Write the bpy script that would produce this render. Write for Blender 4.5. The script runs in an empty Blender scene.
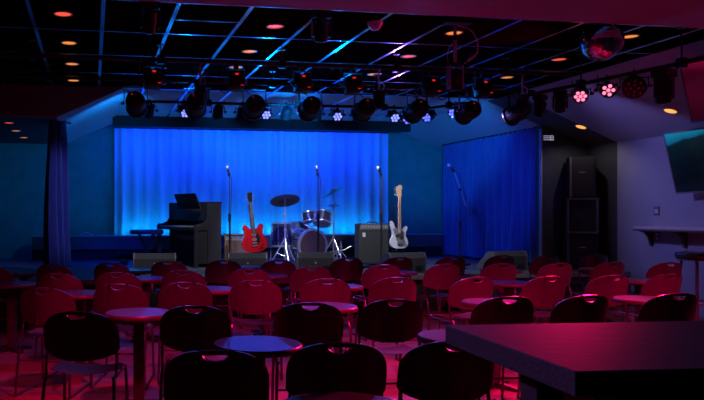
import bpy, bmesh, math, random
from mathutils import Vector, Matrix, Euler
random.seed(7)
C = bpy.context.scene.collection
PI = math.pi
# ------------------------------------------------------------------ camera
CAM_H, FOC, PX0, HY, TH = 1.37, 700.0, 206.0, 213.5, math.radians(9.2)
cam_d = bpy.data.cameras.new('camera'); cam = bpy.data.objects.new('camera', cam_d); C.objects.link(cam)
cam.location = (0, 0, CAM_H); cam.rotation_euler = (PI / 2, 0, -TH)
cam_d.sensor_width = 36; cam_d.lens = FOC / 704 * 36
cam_d.shift_x = (352 - PX0) / 704; cam_d.shift_y = (HY - 200) / 704
cam_d.clip_start = 0.05
bpy.context.scene.camera = cam
vs = bpy.context.scene.view_settings
vs.view_transform = 'Standard'; vs.look = 'None'; vs.gamma = 1; vs.use_curve_mapping = False
vs.exposure = 0.2
# ------------------------------------------------------------------ world: a closed room, next to no ambient light
w = bpy.data.worlds.new('world'); bpy.context.scene.world = w; w.use_nodes = True
w.node_tree.nodes['Background'].inputs[0].default_value = (0.25, 0.2, 0.6, 1)
w.node_tree.nodes['Background'].inputs[1].default_value = 0.002
# ------------------------------------------------------------------ light levels (watts), used by the lamp builders below
E_CYC_LOW, E_CYC_TOP = 20, 80
E_RED, E_RED_SIDE = 320, 520
E_WHITE, E_BLUE = 150, 270
E_HOUSE = 30
COL_RED = (1.0, 0.0, 0.13); COL_PINK = (1.0, 0.005, 0.13)
COL_BLUE = (0.0, 0.03, 1.0); COL_CYAN = (0.0, 0.36, 1.0); COL_VIOLET = (0.28, 0.1, 1.0)


def light(name, kind, loc, target, energy, color, parent=None, **kw):
    d = bpy.data.lights.new(name, kind); o = bpy.data.objects.new(name, d); C.objects.link(o)
    o.location = loc
    o.rotation_euler = (Vector(target) - Vector(loc)).to_track_quat('-Z', 'Y').to_euler()
    d.energy = energy; d.color = color
    for k, v in kw.items(): setattr(d, k, v)
    return o


def at(px, py, depth):
    """place in the room of something seen at px,py and standing `depth` metres along the lens axis"""
    t = (px - PX0) / FOC
    return Vector((depth * (t * math.cos(TH) + math.sin(TH)), depth * (math.cos(TH) - t * math.sin(TH)), CAM_H + (HY - py) / FOC * depth))


def on_z(px, py, z): return at(px, py, (CAM_H - z) * FOC / (py - HY))


def on_y(px, Y, py=HY):
    t = (px - PX0) / FOC
    return at(px, py, Y / (math.cos(TH) - t * math.sin(TH)))


# ------------------------------------------------------------------ mesh helpers
class MB:
    def __init__(s): s.v = []; s.f = []

    def add(s, vs_, fs, M=None):
        n = len(s.v)
        s.v += [(M @ Vector(v)) if M else Vector(v) for v in vs_]
        s.f += [[i + n for i in f] for f in fs]
        return s

    def box(s, c, d, M=None, bev=0.0):
        x, y, z = (k / 2 for k in d)
        if bev <= 0:
            vv = [(c[0] + a * x, c[1] + b * y, c[2] + e * z) for a in (-1, 1) for b in (-1, 1) for e in (-1, 1)]
            return s.add(vv, [(0, 1, 3, 2), (4, 6, 7, 5), (0, 4, 5, 1), (2, 3, 7, 6), (0, 2, 6, 4), (1, 5, 7, 3)], M)
        bm = bmesh.new(); bmesh.ops.create_cube(bm, size=1)
        for v in bm.verts: v.co = Vector((c[0] + v.co.x * d[0], c[1] + v.co.y * d[1], c[2] + v.co.z * d[2]))
        bmesh.ops.bevel(bm, geom=bm.edges[:], offset=bev, segments=2, affect='EDGES', profile=0.5)
        bm.verts.index_update()
        s.add([v.co.copy() for v in bm.verts], [[v.index for v in f.verts] for f in bm.faces], M); bm.free()
        return s

    def tube(s, pts, r, n=6, M=None, cap=True):
        pts = [Vector(p) for p in pts]
        rs = r if isinstance(r, (list, tuple)) else [r] * len(pts)
        vv, ff = [], []
        up = None
        for i, p in enumerate(pts):
            t = (pts[min(i + 1, len(pts) - 1)] - pts[max(i - 1, 0)])
            t = t.normalized() if t.length > 1e-9 else Vector((0, 0, 1))
            if up is None:
                up = t.orthogonal().normalized()
            up = (up - t * up.dot(t)); up = up.normalized() if up.length > 1e-6 else t.orthogonal().normalized()
            b = t.cross(up)
            for k in range(n):
                a = 2 * PI * k / n
                vv.append(p + (up * math.cos(a) + b * math.sin(a)) * rs[i])
        for i in range(len(pts) - 1):
            for k in range(n):
                ff.append((i * n + k, i * n + (k + 1) % n, (i + 1) * n + (k + 1) % n, (i + 1) * n + k))
        if cap:
            ff.append(tuple(range(n))[::-1]); ff.append(tuple((len(pts) - 1) * n + k for k in range(n)))
        return s.add(vv, ff, M)

    def lathe(s, prof, n=20, M=None, cap=True):
        vv, ff = [], []
        for r, z in prof:
            for k in range(n):
                a = 2 * PI * k / n; vv.append((r * math.cos(a), r * math.sin(a), z))
        for i in range(len(prof) - 1):
            for k in range(n):
                ff.append((i * n + k, i * n + (k + 1) % n, (i + 1) * n + (k + 1) % n, (i + 1) * n + k))
        if cap:
            ff.append(tuple(range(n))[::-1]); ff.append(tuple((len(prof) - 1) * n + k for k in range(n)))
        return s.add(vv, ff, M)

    def prism(s, poly, y0, y1, M=None):
        """poly of (x, z) pushed along y"""
        n = len(poly)
        vv = [(x, y0, z) for x, z in poly] + [(x, y1, z) for x, z in poly]
        ff = [tuple(range(n)), tuple(range(n, 2 * n))[::-1]] + [(i, i + n, (i + 1) % n + n, (i + 1) % n) for i in range(n)]
        return s.add(vv, ff, M)

    def mesh(s, name, mat, smooth=None):
        me = bpy.data.meshes.new(name); me.from_pydata([tuple(v) for v in s.v], [], s.f)
        bm = bmesh.new(); bm.from_mesh(me); bmesh.ops.recalc_face_normals(bm, faces=bm.faces[:]); bm.to_mesh(me); bm.free()
        if smooth:
            for p in me.polygons: p.use_smooth = True
            me.set_sharp_from_angle(angle=math.radians(smooth))
        me.materials.append(mat)
        return me

    def build(s, name, mat, parent=None, smooth=None):
        return link(name, s.mesh(name, mat, smooth), parent)


def link(name, me, parent=None):
    o = bpy.data.objects.new(name, me); C.objects.link(o)
    if parent: o.parent = parent
    return o


def tag(o, label=None, cat=None, group=None, kind=None):
    if label: o['label'] = label
    if cat: o['category'] = cat
    if group: o['group'] = group
    if kind: o['kind'] = kind
    return o


def thing(name, label, cat, loc=(0, 0, 0), rz=0, group=None):
    o = bpy.data.objects.new(name, None); C.objects.link(o); o.empty_display_size = 0.1
    o.location = loc; o.rotation_euler = (0, 0, rz)
    return tag(o, label, cat, group)


def copy_tree(o, parent=None):
    c = o.copy(); C.objects.link(c); c.parent = parent
    for ch in list(o.children): copy_tree(ch, c)
    return c


def struct(name, mb, mat, label=None, parent=None, smooth=None):
    o = mb.build(name, mat, parent, smooth)
    if not parent: tag(o, label, None, None, 'structure')
    return o


def align(d, loc=(0, 0, 0)):
    """matrix that turns local +Z to d"""
    return Matrix.Translation(loc) @ Vector(d).to_track_quat('Z', 'Y').to_matrix().to_4x4()


def spline(pts, sub=4, closed=True):
    out = []; n = len(pts)
    for i in range(n if closed else n - 1):
        p = [Vector(pts[(i + k - 1) % n]) if closed else Vector(pts[min(max(i + k - 1, 0), n - 1)]) for k in range(4)]
        for j in range(sub):
            t = j / sub
            out.append(0.5 * ((2 * p[1]) + (p[2] - p[0]) * t + (2 * p[0] - 5 * p[1] + 4 * p[2] - p[3]) * t * t + (3 * p[1] - p[0] - 3 * p[2] + p[3]) * t ** 3))
    if not closed: out.append(Vector(pts[-1]))
    return out


# ------------------------------------------------------------------ materials
def mat(name, col, rough=0.5, metal=0.0, var=0.15, scale=12.0, stretch=(1, 1, 1), bump=0.0, emit=None, estr=0.0, spec=0.5, coat=0.0, sheen=0.0):
    m = bpy.data.materials.new(name); m.use_nodes = True
    nt = m.node_tree; b = nt.nodes['Principled BSDF']
    tc = nt.nodes.new('ShaderNodeTexCoord'); mp = nt.nodes.new('ShaderNodeMapping'); nz = nt.nodes.new('ShaderNodeTexNoise')
    mp.inputs['Scale'].default_value = stretch; nz.inputs['Scale'].default_value = scale; nz.inputs['Detail'].default_value = 4
    nt.links.new(tc.outputs['Object'], mp.inputs[0]); nt.links.new(mp.outputs[0], nz.inputs['Vector'])
    r = nt.nodes.new('ShaderNodeValToRGB')
    r.color_ramp.elements[0].position = 0.3; r.color_ramp.elements[1].position = 0.7
    r.color_ramp.elements[0].color = [c * (1 - var) for c in col] + [1]
    r.color_ramp.elements[1].color = [min(1, c * (1 + var)) for c in col] + [1]
    nt.links.new(nz.outputs['Fac'], r.inputs[0]); nt.links.new(r.outputs[0], b.inputs['Base Color'])
    b.inputs['Roughness'].default_value = rough; b.inputs['Metallic'].default_value = metal
    b.inputs['Specular IOR Level'].default_value = spec
    b.inputs['Coat Weight'].default_value = coat; b.inputs['Sheen Weight'].default_value = sheen
    if bump:
        bp = nt.nodes.new('ShaderNodeBump'); bp.inputs['Strength'].default_value = bump; bp.inputs['Distance'].default_value = 0.01
        nt.links.new(nz.outputs['Fac'], bp.inputs['Height']); nt.links.new(bp.outputs[0], b.inputs['Normal'])
    if emit:
        b.inputs['Emission Color'].default_value = (*emit, 1); b.inputs['Emission Strength'].default_value = estr
    return m


M = {
    'tile_black': mat('tile_black', (0.007, 0.006, 0.006), 0.95, spec=0.0, scale=60, bump=0.3),
    'tile_white': mat('tile_white', (0.42, 0.42, 0.45), 0.85, scale=60, bump=0.2),
    'bar': mat('grid_bar', (0.80, 0.82, 0.84), 0.24, 1.0, var=0.05),
    'plaster': mat('plaster', (0.40, 0.38, 0.42), 0.85, scale=3, var=0.05),
    'plaster_wall': mat('plaster_wall', (0.36, 0.35, 0.40), 0.8, scale=2, var=0.06, bump=0.05),
    'soffit': mat('soffit', (0.42, 0.42, 0.46), 0.8, scale=2, var=0.05),
    'fascia': mat('fascia', (0.22, 0.22, 0.25), 0.85, scale=3, var=0.06),
    'black_wall': mat('black_wall', (0.075, 0.073, 0.080), 0.8, scale=4, var=0.1),
    'teal_wall': mat('teal_wall', (0.05, 0.32, 0.24), 0.85, scale=6, var=0.1),
    'floor': mat('floor_base', (0.10, 0.08, 0.07), 0.5),
    'stage_floor': mat('stage_floor', (0.10, 0.10, 0.12), 0.45, scale=4, var=0.12),
    'stage_face': mat('stage_face', (0.05, 0.05, 0.055), 0.7),
    'lip': mat('lip', (0.40, 0.39, 0.40), 0.45, 0.2),
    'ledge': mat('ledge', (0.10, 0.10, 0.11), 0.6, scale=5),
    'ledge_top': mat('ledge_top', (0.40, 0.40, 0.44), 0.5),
    'backdrop': mat('backdrop_cloth', (0.62, 0.64, 0.70), 0.9, scale=2, stretch=(1, 1, 0.3), var=0.06),
    'velvet': mat('blue_velvet', (0.045, 0.11, 0.30), 0.85, scale=14, stretch=(4, 4, 0.2), var=0.25, sheen=0.5),
    'velvet_dark': mat('navy_velvet', (0.05, 0.06, 0.20), 0.9, scale=14, stretch=(4, 4, 0.2), var=0.25, sheen=0.3),
    'chair': mat('chair_plastic', (0.075, 0.04, 0.055), 0.30, var=0.12, scale=30, bump=0.03),
    'seat': mat('chair_seat_plastic', (0.10, 0.05, 0.055), 0.32, var=0.12, scale=30),
    'chrome': mat('chrome', (0.78, 0.78, 0.80), 0.28, 0.75, var=0.05),
    'dark_steel': mat('dark_steel', (0.20, 0.19, 0.21), 0.3, 0.9),
    'laminate': mat('table_laminate', (0.045, 0.046, 0.085), 0.42, scale=9, stretch=(1, 8, 1), var=0.12, coat=0.3),  # blue-violet light on the tops is partly put into this base colour
    'laminate_edge': mat('table_edge', (0.10, 0.035, 0.04), 0.4),
    'post': mat('table_post', (0.05, 0.035, 0.038), 0.45),
    'block': mat('butcher_block', (0.05, 0.04, 0.045), 0.5, spec=0.22, scale=22, stretch=(0.6, 6, 6), var=0.45, bump=0.08),
    'black': mat('black_paint', (0.016, 0.016, 0.018), 0.45),
    'black_matte': mat('black_matte', (0.02, 0.02, 0.022), 0.8, scale=80, bump=0.1),
    'fixture': mat('fixture_black', (0.022, 0.020, 0.022), 0.4, 0.2),
    'lens': mat('added_lens_glass', (0.06, 0.06, 0.07), 0.08, 0.0, coat=1.0),
    'rubber': mat('rubber_cable', (0.02, 0.02, 0.022), 0.55),
    'tolex': mat('tolex', (0.03, 0.03, 0.034), 0.75, scale=140, bump=0.3),
    'grille': mat('grille_cloth', (0.032, 0.032, 0.036), 0.8, scale=220, bump=0.4),
    'wedge': mat('wedge_carpet', (0.052, 0.048, 0.055), 0.8, scale=160, bump=0.3),
    'silver': mat('silver_paint', (0.55, 0.55, 0.58), 0.35, 0.6),
    'red_gloss': mat('guitar_red', (0.62, 0.008, 0.02), 0.15, coat=1.0, var=0.1, scale=5, emit=None),
    'white_gloss': mat('bass_white', (0.75, 0.78, 0.84), 0.2, coat=0.6, var=0.03),
    'maple': mat('maple', (0.62, 0.40, 0.24), 0.35, scale=20, stretch=(6, 6, 0.5)),
    'rosewood': mat('rosewood', (0.07, 0.035, 0.03), 0.45, scale=20, stretch=(6, 6, 0.5)),
    'pick_black': mat('pickguard_black', (0.015, 0.015, 0.016), 0.2),
    'pick_pearl': mat('pickguard_grey', (0.22, 0.25, 0.30), 0.2),
    'cymbal': mat('cymbal_bronze', (0.22, 0.17, 0.14), 0.3, 0.9, scale=6, var=0.2),
    'sparkle': mat('drum_wrap', (0.15, 0.15, 0.18), 0.22, 0.6, scale=26, stretch=(1, 1, 4), var=0.9, coat=0.8),
    'drum_head': mat('drum_head', (0.55, 0.54, 0.52), 0.5),
    'kick_head': mat('kick_head', (0.10, 0.05, 0.035), 0.45, scale=3),
    'wood': mat('amp_wood', (0.32, 0.18, 0.09), 0.5, scale=12, stretch=(1, 1, 6), var=0.3),
    'amp_cloth': mat('amp_cloth', (0.20, 0.12, 0.08), 0.85, scale=180, bump=0.4, var=0.3),
    'piano': mat('piano_black', (0.035, 0.035, 0.042), 0.4, coat=0.3),
    'keys': mat('piano_keys', (0.7, 0.7, 0.68), 0.3),
    'white_plastic': mat('white_plastic', (0.65, 0.65, 0.66), 0.5),
    'grey_plastic': mat('grey_plastic', (0.16, 0.16, 0.18), 0.5),
    'vinyl': mat('stool_vinyl', (0.05, 0.05, 0.06), 0.25, coat=0.5),
    'brass': mat('stool_tube', (0.40, 0.30, 0.24), 0.3, 0.8),
    'shelf': mat('shelf_wood', (0.62, 0.50, 0.47), 0.4, scale=14, stretch=(8, 1, 8)),
    'shelf_bracket': mat('shelf_bracket', (0.10, 0.06, 0.06), 0.5),
    'screen': mat('screen_glass', (0.004, 0.005, 0.008), 0.06, coat=1.0, var=0.0),
    'bezel': mat('tv_bezel', (0.03, 0.03, 0.035), 0.3),
    'mirror': mat('mirror_tile', (0.85, 0.85, 0.87), 0.06, 1.0, var=0.02),
    'ball_core': mat('ball_core', (0.06, 0.06, 0.065), 0.6),
    'trim_ring': mat('downlight_ring', (0.5, 0.48, 0.46), 0.4, 0.3),
    'dome': mat('dome_plastic', (0.75, 0.70, 0.70), 0.35),
    'orange': mat('orange_plastic', (0.6, 0.22, 0.04), 0.5),
    'can_amber': mat('downlight_amber', (0.5, 0.3, 0.1), 0.5, emit=(1.0, 0.30, 0.05), estr=0.85),
    'can_red': mat('downlight_red', (0.5, 0.3, 0.1), 0.5, emit=(1.0, 0.10, 0.05), estr=0.9),
    'can_warm': mat('downlight_warm', (0.5, 0.4, 0.2), 0.5, emit=(1.0, 0.36, 0.07), estr=1.3),
    'led_blue': mat('added_led_lens_blue', (0.2, 0.2, 0.6), 0.2, emit=(0.10, 0.14, 1.0), estr=1.6),
    'led_white': mat('led_lens_pale', (0.2, 0.2, 0.6), 0.2, emit=(0.22, 0.26, 1.0), estr=1.5),
    'led_pink': mat('led_lens_pink', (0.6, 0.2, 0.3), 0.2, emit=(1.0, 0.20, 0.36), estr=1.5),
    'sign_white': mat('sign_white', (0.7, 0.7, 0.72), 0.5, emit=(.7, .72, 1.0), estr=0.22),
    'display_red': mat('red_display', (0.3, 0.0, 0.0), 0.3, emit=(1.0, 0.02, 0.02), estr=0.6),
    'cyc': mat('strip_lens', (0.3, 0.5, 0.7), 0.3, emit=(0.0, 0.3, 1.0), estr=0.5),
}


def plank_mat():
    m = mat('oak_plank', (0.26, 0.14, 0.10), 0.34, scale=9, stretch=(0.5, 9, 1), var=0.3, bump=0.05)
    nt = m.node_tree; b = nt.nodes['Principled BSDF']
    oi = nt.nodes.new('ShaderNodeObjectInfo'); mx = nt.nodes.new('ShaderNodeMix'); mx.data_type = 'RGBA'; mx.blend_type = 'MULTIPLY'
    rp = nt.nodes.new('ShaderNodeValToRGB'); rp.color_ramp.elements[0].color = (0.72, 0.72, 0.72, 1); rp.color_ramp.elements[1].color = (1.15, 1.15, 1.15, 1)
    src = b.inputs['Base Color'].links[0].from_socket
    nt.links.new(oi.outputs['Random'], rp.inputs[0]); nt.links.new(src, mx.inputs[6]); nt.links.new(rp.outputs[0], mx.inputs[7])
    mx.inputs[0].default_value = 1.0
    nt.links.new(mx.outputs[2], b.inputs['Base Color'])
    return m


M['plank'] = plank_mat()

# ------------------------------------------------------------------ the room
XL, XR, YB, YR = -2.6, 7.92, 13.9, -2.0          # left wall, right wall, back wall, wall behind the camera
ZC = CAM_H + 1.78                                # flat ceiling
XF, XFL = 6.2, 0.42                              # folds where the ceiling starts to slope down
ZW = CAM_H + 1.09                                # top of the right wall
ZLOW = CAM_H + 1.35                              # low ceiling left of the stage
YS, ZS = 9.3, 0.5                                # stage front and stage height
YP, YPAINT = 10.2, 9.56
R_ = lambda z: CAM_H + z

fl = struct('floor', MB().box(((XL + XR) / 2, (YR + YS) / 2, -0.06), (XR - XL, YS - YR, 0.08)), M['floor'], 'wooden plank floor of the audience area')
PWD, PLEN = 0.165, 2.35
pm = MB().box((0, 0, -0.01), (PLEN - 0.004, PWD - 0.004, 0.02)).mesh('plank', M['plank'])
row = 0
y = 2.2
while y < YS - PWD / 2:
    off = (row * 0.83) % PLEN
    x = XL + off - PLEN / 2
    while x < XR - 0.2:
        x0, x1 = max(x, XL), min(x + PLEN, XR)
        if x1 - x0 > 0.3:
            o = link('plank', pm, fl); o.location = ((x0 + x1) / 2, y, 0.0); o.scale.x = (x1 - x0) / PLEN
        x += PLEN
    y += PWD; row += 1
struct('floor_rear', MB().box(((XL + XR) / 2, (YR + 2.11) / 2, -0.011), (XR - XL, 2.11 - YR, 0.022)), M['plank'], 'plank floor around the tall table')

st = struct('stage_platform', MB().box(((XL + XR) / 2, (YS + YB) / 2 + 0.03, ZS / 2), (XR - XL, YB - YS - 0.06, ZS)), M['stage_floor'], 'low dark stage platform')
o = MB().box(((XL + XR) / 2, YS + 0.012, ZS - 0.03), (XR - XL, 0.05, 0.066)).build('stage_lip', M['lip'], st)
o = MB().box(((XL + XR) / 2, YS + 0.02, (ZS - 0.063) / 2), (XR - XL, 0.03, ZS - 0.063)).build('stage_skirt', M['stage_face'], st)

# walls
struct('wall_back', MB().box(((XL + XR) / 2, YB + 0.05, 1.7), (XR - XL, 0.1, 3.4)), M['teal_wall'], 'dark teal wall behind the stage')
struct('wall_left', MB().box((XL - 0.05, (YR + YB) / 2, 1.7), (0.1, YB - YR, 3.4)), M['black_wall'], 'dark side wall of the room')
struct('wall_rear', MB().box(((XL + XR) / 2, YR - 0.05, 1.7), (XR - XL, 0.1, 3.4)), M['black_wall'], 'dark wall opposite the stage')
struct('wall_right', MB().box((XR + 0.05, (YR + YPAINT) / 2, 1.35), (0.1, YPAINT - YR, 2.7)), M['plaster_wall'], 'pale painted wall with the bar shelf')
struct('wall_right_black', MB().box((XR + 0.05, (YPAINT + YB) / 2, 1.35), (0.1, YB - YPAINT, 2.7)), M['black_wall'], 'black painted end of the side wall by the stage')
xw0 = on_y(541, YP).x
struct('wall_proscenium', MB().prism([(xw0, ZS), (XR, ZS), (XR, ZW + 0.02), (xw0, ZW + (XR - xw0) / (XR - XF) * (ZC - ZW) + 0.02)], YP, YP + 0.12), M['black_wall'], 'black return wall beside the blue curtain')
o = struct('trim_1', MB().box((xw0 - 0.012, YP - 0.01, (ZS + 2.72) / 2), (0.024, 0.05, 2.72 - ZS)), M['lip'], 'pale edge strip of the black return wall')

# ceiling: plenum slab, suspended tiles and white grid bars
cl = struct('ceiling', MB().box(((XL + XF) / 2, (YR + YB) / 2, ZC + 0.09), (XF - XL, YB - YR, 0.1)), M['black_wall'], 'suspended tile ceiling with blue-lit grid bars')
GX = [0.09 + 0.632 * k for k in range(-4, 10)]
GY = [5.87 + 1.03 * k for k in range(-7, 8)]
tiles = {}
xs = [XL] + [g for g in GX if g > XL + 0.05] + [XF]
ys = [YR] + [g for g in GY if g > YR + 0.05] + [YB]


def tile(x0, x1, y0, y1):
    white = y0 > 9.7
    key = (round(x1 - x0, 3), round(y1 - y0, 3), white)
    if key not in tiles:
        tiles[key] = MB().box((0, 0, 0), (x1 - x0 - 0.006, y1 - y0 - 0.006, 0.02)).mesh('ceiling_tile', M['tile_white' if white else 'tile_black'])
    o = link('ceiling_tile', tiles[key], cl); o.location = ((x0 + x1) / 2, (y0 + y1) / 2, ZC + 0.018)


for i in range(len(xs) - 1):
    for j in range(len(ys) - 1):
        if ys[j] < 4.8: continue
        if xs[i + 1] <= XFL - 0.2 and ys[j] > 9.9: continue
        tile(xs[i], xs[i + 1], ys[j], ys[j + 1])
for i, gx in enumerate(GX):
    if gx < XL + 0.05: continue
    y1 = 10.0 if gx < XFL else YB
    MB().box((gx, (4.8 + y1) / 2, ZC + 0.002), (0.036, y1 - 4.8, 0.014)).build('grid_bar', M['bar'], cl)
for j, gy in enumerate(GY):
    if gy < 4.8: continue
    x0 = XL if gy < 9.9 else XFL
    MB().box(((x0 + XF) / 2, gy, ZC + 0.003), (XF - x0, 0.022, 0.012)).build('grid_bar', M['bar'], cl)
MB().box(((GX[5] + GX[6]) / 2, 6.39, ZC + 0.003), (GX[6] - GX[5], 0.022, 0.012)).build('grid_bar', M['bar'], cl)


def slope(name, x0, z0, x1, z1, y0, y1, m, label):
    return struct(name, MB().prism([(x0, z0), (x1, z1), (x1, z1 + 0.08), (x0, z0 + 0.08)], y0, y1), m, label)


slope('ceiling_slope', XF, ZC, XR + 0.1, ZW - 0.1 * (ZC - ZW) / (XR - XF), YR, YPAINT, M['plaster'], 'pale sloping ceiling above the bar shelf')
slope('ceiling_slope_black', XF, ZC, XR + 0.1, ZW - 0.1 * (ZC - ZW) / (XR - XF), YPAINT, YP + 0.06, M['black_wall'], 'black strip of sloping ceiling before the stage')
slope('ceiling_slope_stage', XF, ZC, XR + 0.1, ZW - 0.1 * (ZC - ZW) / (XR - XF), YP + 0.06, YB, M['tile_white'], 'blue-lit sloping ceiling above the long blue curtain')
struct('ceiling_slope_wing', MB().prism([(-0.5, ZLOW), (XFL, ZC), (XFL, ZC + 0.08), (-0.5, ZLOW + 0.08)], 10.06, YB), M['tile_white'], 'blue-lit sloping ceiling above the bunched curtain')
struct('ceiling_low', MB().box(((XL - 0.5) / 2, (10.06 + YB) / 2, ZLOW + 0.04), (-0.5 - XL, YB - 10.06, 0.08)), M['black_wall'], 'low dark ceiling over the stage wing')
struct('trim_2', MB().prism([(XL, ZLOW), (-0.5, ZLOW), (XFL, ZC), (XFL, ZC + 0.04), (XL, ZC + 0.04)], 10.0, 10.06), M['fascia'], 'dark grey fascia above the stage wing')
struct('trim_3', MB().box(((XL + XR) / 2, (3.3 + 5.28) / 2, R_(1.6) + 0.12), (XR - XL, 1.98, 0.24)), M['soffit'], 'deep plaster beam across the audience ceiling')
bx0, bx1 = 0.36, 6.14
struct('trim_4', MB().box(((bx0 + bx1) / 2, 12.92, R_(1.70)), (bx1 - bx0, 0.1, 0.2)), M['black_matte'], 'dark pelmet beam above the glowing backdrop')
# ledge behind the band, with cyc strip between it and the backdrop
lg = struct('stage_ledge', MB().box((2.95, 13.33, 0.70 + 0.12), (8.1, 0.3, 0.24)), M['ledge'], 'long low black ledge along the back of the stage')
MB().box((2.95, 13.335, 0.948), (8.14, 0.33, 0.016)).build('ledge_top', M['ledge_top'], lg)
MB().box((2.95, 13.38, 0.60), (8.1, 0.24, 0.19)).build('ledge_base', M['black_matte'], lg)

# ------------------------------------------------------------------ curtains


def drape(path, z0, z1, amp, period, seed=1, res=0.02, flare=0.0, rows=10, jit=0.35, sharp=1.0, cinch=0.0):
    rnd = random.Random(seed)
    P = [Vector((*p, 0)) for p in path]; L = [0]
    for a, b in zip(P, P[1:]): L.append(L[-1] + (b - a).length)
    tot = L[-1]; n = int(tot / res)
    ph, u, phase = [], 0, 0
    knots = [0.0]
    while knots[-1] < tot: knots.append(knots[-1] + period * (1 + rnd.uniform(-jit, jit)))
    amps = [rnd.uniform(0.6, 1.3) for _ in knots]
    mb = MB(); vv, ff = [], []
    for r in range(rows + 1):
        t = r / rows; z = z1 + (z0 - z1) * t
        for i in range(n + 1):
            s_ = tot * i / n
            k = 0
            while k < len(P) - 2 and s_ > L[k + 1]: k += 1
            d = (P[k + 1] - P[k]).normalized(); p = P[k] + d * (s_ - L[k]); nm = Vector((-d.y, d.x, 0))
            q = 0
            while q < len(knots) - 2 and s_ > knots[q + 1]: q += 1
            f = (s_ - knots[q]) / (knots[q + 1] - knots[q])
            wv = math.sin(2 * PI * f); wv = math.copysign(abs(wv) ** sharp, wv)
            a = amp * amps[q] * (0.55 + 0.45 * t + 0.1 * math.sin(q * 2.1 + t * 3))
            sway = 0.25 * amp * math.sin(q * 1.7 + t * 4)
            p = p + nm * (wv * a + sway * t)
            c = P[0].lerp(P[-1], 0.5)
            sc = 1 + flare * (t - 0.5) - cinch * math.exp(-((t - 0.3) / 0.25) ** 2)
            p = c + (p - c) * sc
            vv.append((p.x, p.y, z))
    for r in range(rows):
        for i in range(n):
            a = r * (n + 1) + i
            ff.append((a, a + 1, a + n + 2, a + n + 1))
    mb.add(vv, ff)
    return mb


t = thing('backdrop_curtain', 'wide pleated backdrop curtain glowing blue behind the band', 'curtain', (0, 0, 0.93))
o = drape([(XFL, 13.76), (6.06, 13.76)], 0.0, R_(1.66) - 0.93, 0.05, 0.25, 3, 0.010, rows=6, sharp=0.65).build('cloth', M['backdrop'], t, 60)
MB().box((3.24, 13.76, R_(1.66) - 0.93 + 0.015), (5.68, 0.05, 0.03)).build('header_rail', M['black'], t)
for k in range(6): MB().box((0.6 + k * 1.02, 13.76, (R_(1.66) + ZC) / 2 - 0.93 + 0.018), (0.02, 0.02, ZC - R_(1.66) - 0.024)).build('rail_hanger', M['black'], t)
t = thing('stage_curtain', 'long royal blue velvet curtain on a rod beside the black wall', 'curtain', (0, 0, ZS))
yc0, yc1 = 10.40, 13.35
drape([(7.14, yc0), (7.12, yc1)], 0.05, R_(1.385) - ZS, 0.125, 0.215, 5, 0.010, rows=12).build('cloth', M['velvet'], t, 60)
MB().tube([(7.14, yc0 - 0.06, R_(1.405) - ZS), (7.12, yc1 + 0.1, R_(1.405) - ZS)], 0.022, 8).build('curtain_rod', M['black'], t, 40)
for k in range(22):
    yy = yc0 + 0.06 + k * 0.138
    MB().tube([(7.13, yy, R_(1.43) - ZS), (7.16, yy, R_(1.405) - ZS), (7.13, yy, R_(1.375) - ZS), (7.10, yy, R_(1.405) - ZS), (7.13, yy, R_(1.43) - ZS)], 0.005, 4).build('curtain_ring', M['chrome'], t)
t = thing('wing_curtain', 'narrow bunched navy velvet curtain hanging at the stage wing', 'curtain', (0, 0, ZS))
a, b = on_y(50, 10.5), on_y(67, 10.9)
drape([(a.x, 10.35), (b.x, 10.85)], 0.06, R_(1.42) - ZS, 0.10, 0.13, 9, 0.008, flare=0.32, rows=14).build('cloth', M['velvet_dark'], t, 60)
MB().tube([(a.x - 0.05, 10.3, R_(1.38) - ZS), (b.x + 0.05, 10.9, R_(1.38) - ZS)], 0.02, 6).build('curtain_rod', M['black'], t, 40)

# ------------------------------------------------------------------ cyc strip lamps for the backdrop (their light too)
t = thing('cyc_strip_light', 'long low strip lamp washing the foot of the backdrop', 'lamp', (3.15, 13.58, ZS))
MB().box((0, 0, 0.20), (5.3, 0.1, 0.4)).build('housing', M['fixture'], t)
MB().box((0, 0.005, 0.405), (5.26, 0.06, 0.012)).build('lens', M['cyc'], t)
light('cyc_low', 'AREA', (3.15, 13.57, 0.94), (3.15, 13.70, 1.6), E_CYC_LOW, COL_CYAN, shape='RECTANGLE', size=5.2, size_y=0.08)
t = thing('batten_light', 'long lamp batten hidden behind the dark pelmet beam', 'lamp', (3.15, 13.12, R_(1.64)))
MB().box((0, 0, 0.045), (5.3, 0.1, 0.08)).build('housing', M['fixture'], t)
MB().box((0, 0, 0.001), (5.26, 0.08, 0.01)).build('lens', M['cyc'], t)
light('cyc_top', 'AREA', (3.15, 13.12, R_(1.62)), (3.15, 13.70, R_(0.7)), E_CYC_TOP, COL_BLUE, shape='RECTANGLE', size=5.2, size_y=0.08)

# ------------------------------------------------------------------ chairs
ORD = ['first', 'second', 'third', 'fourth', 'fifth', 'sixth', 'seventh', 'eighth', 'ninth', 'tenth', 'eleventh', 'twelfth', 'thirteenth']
CT = 0.82


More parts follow.
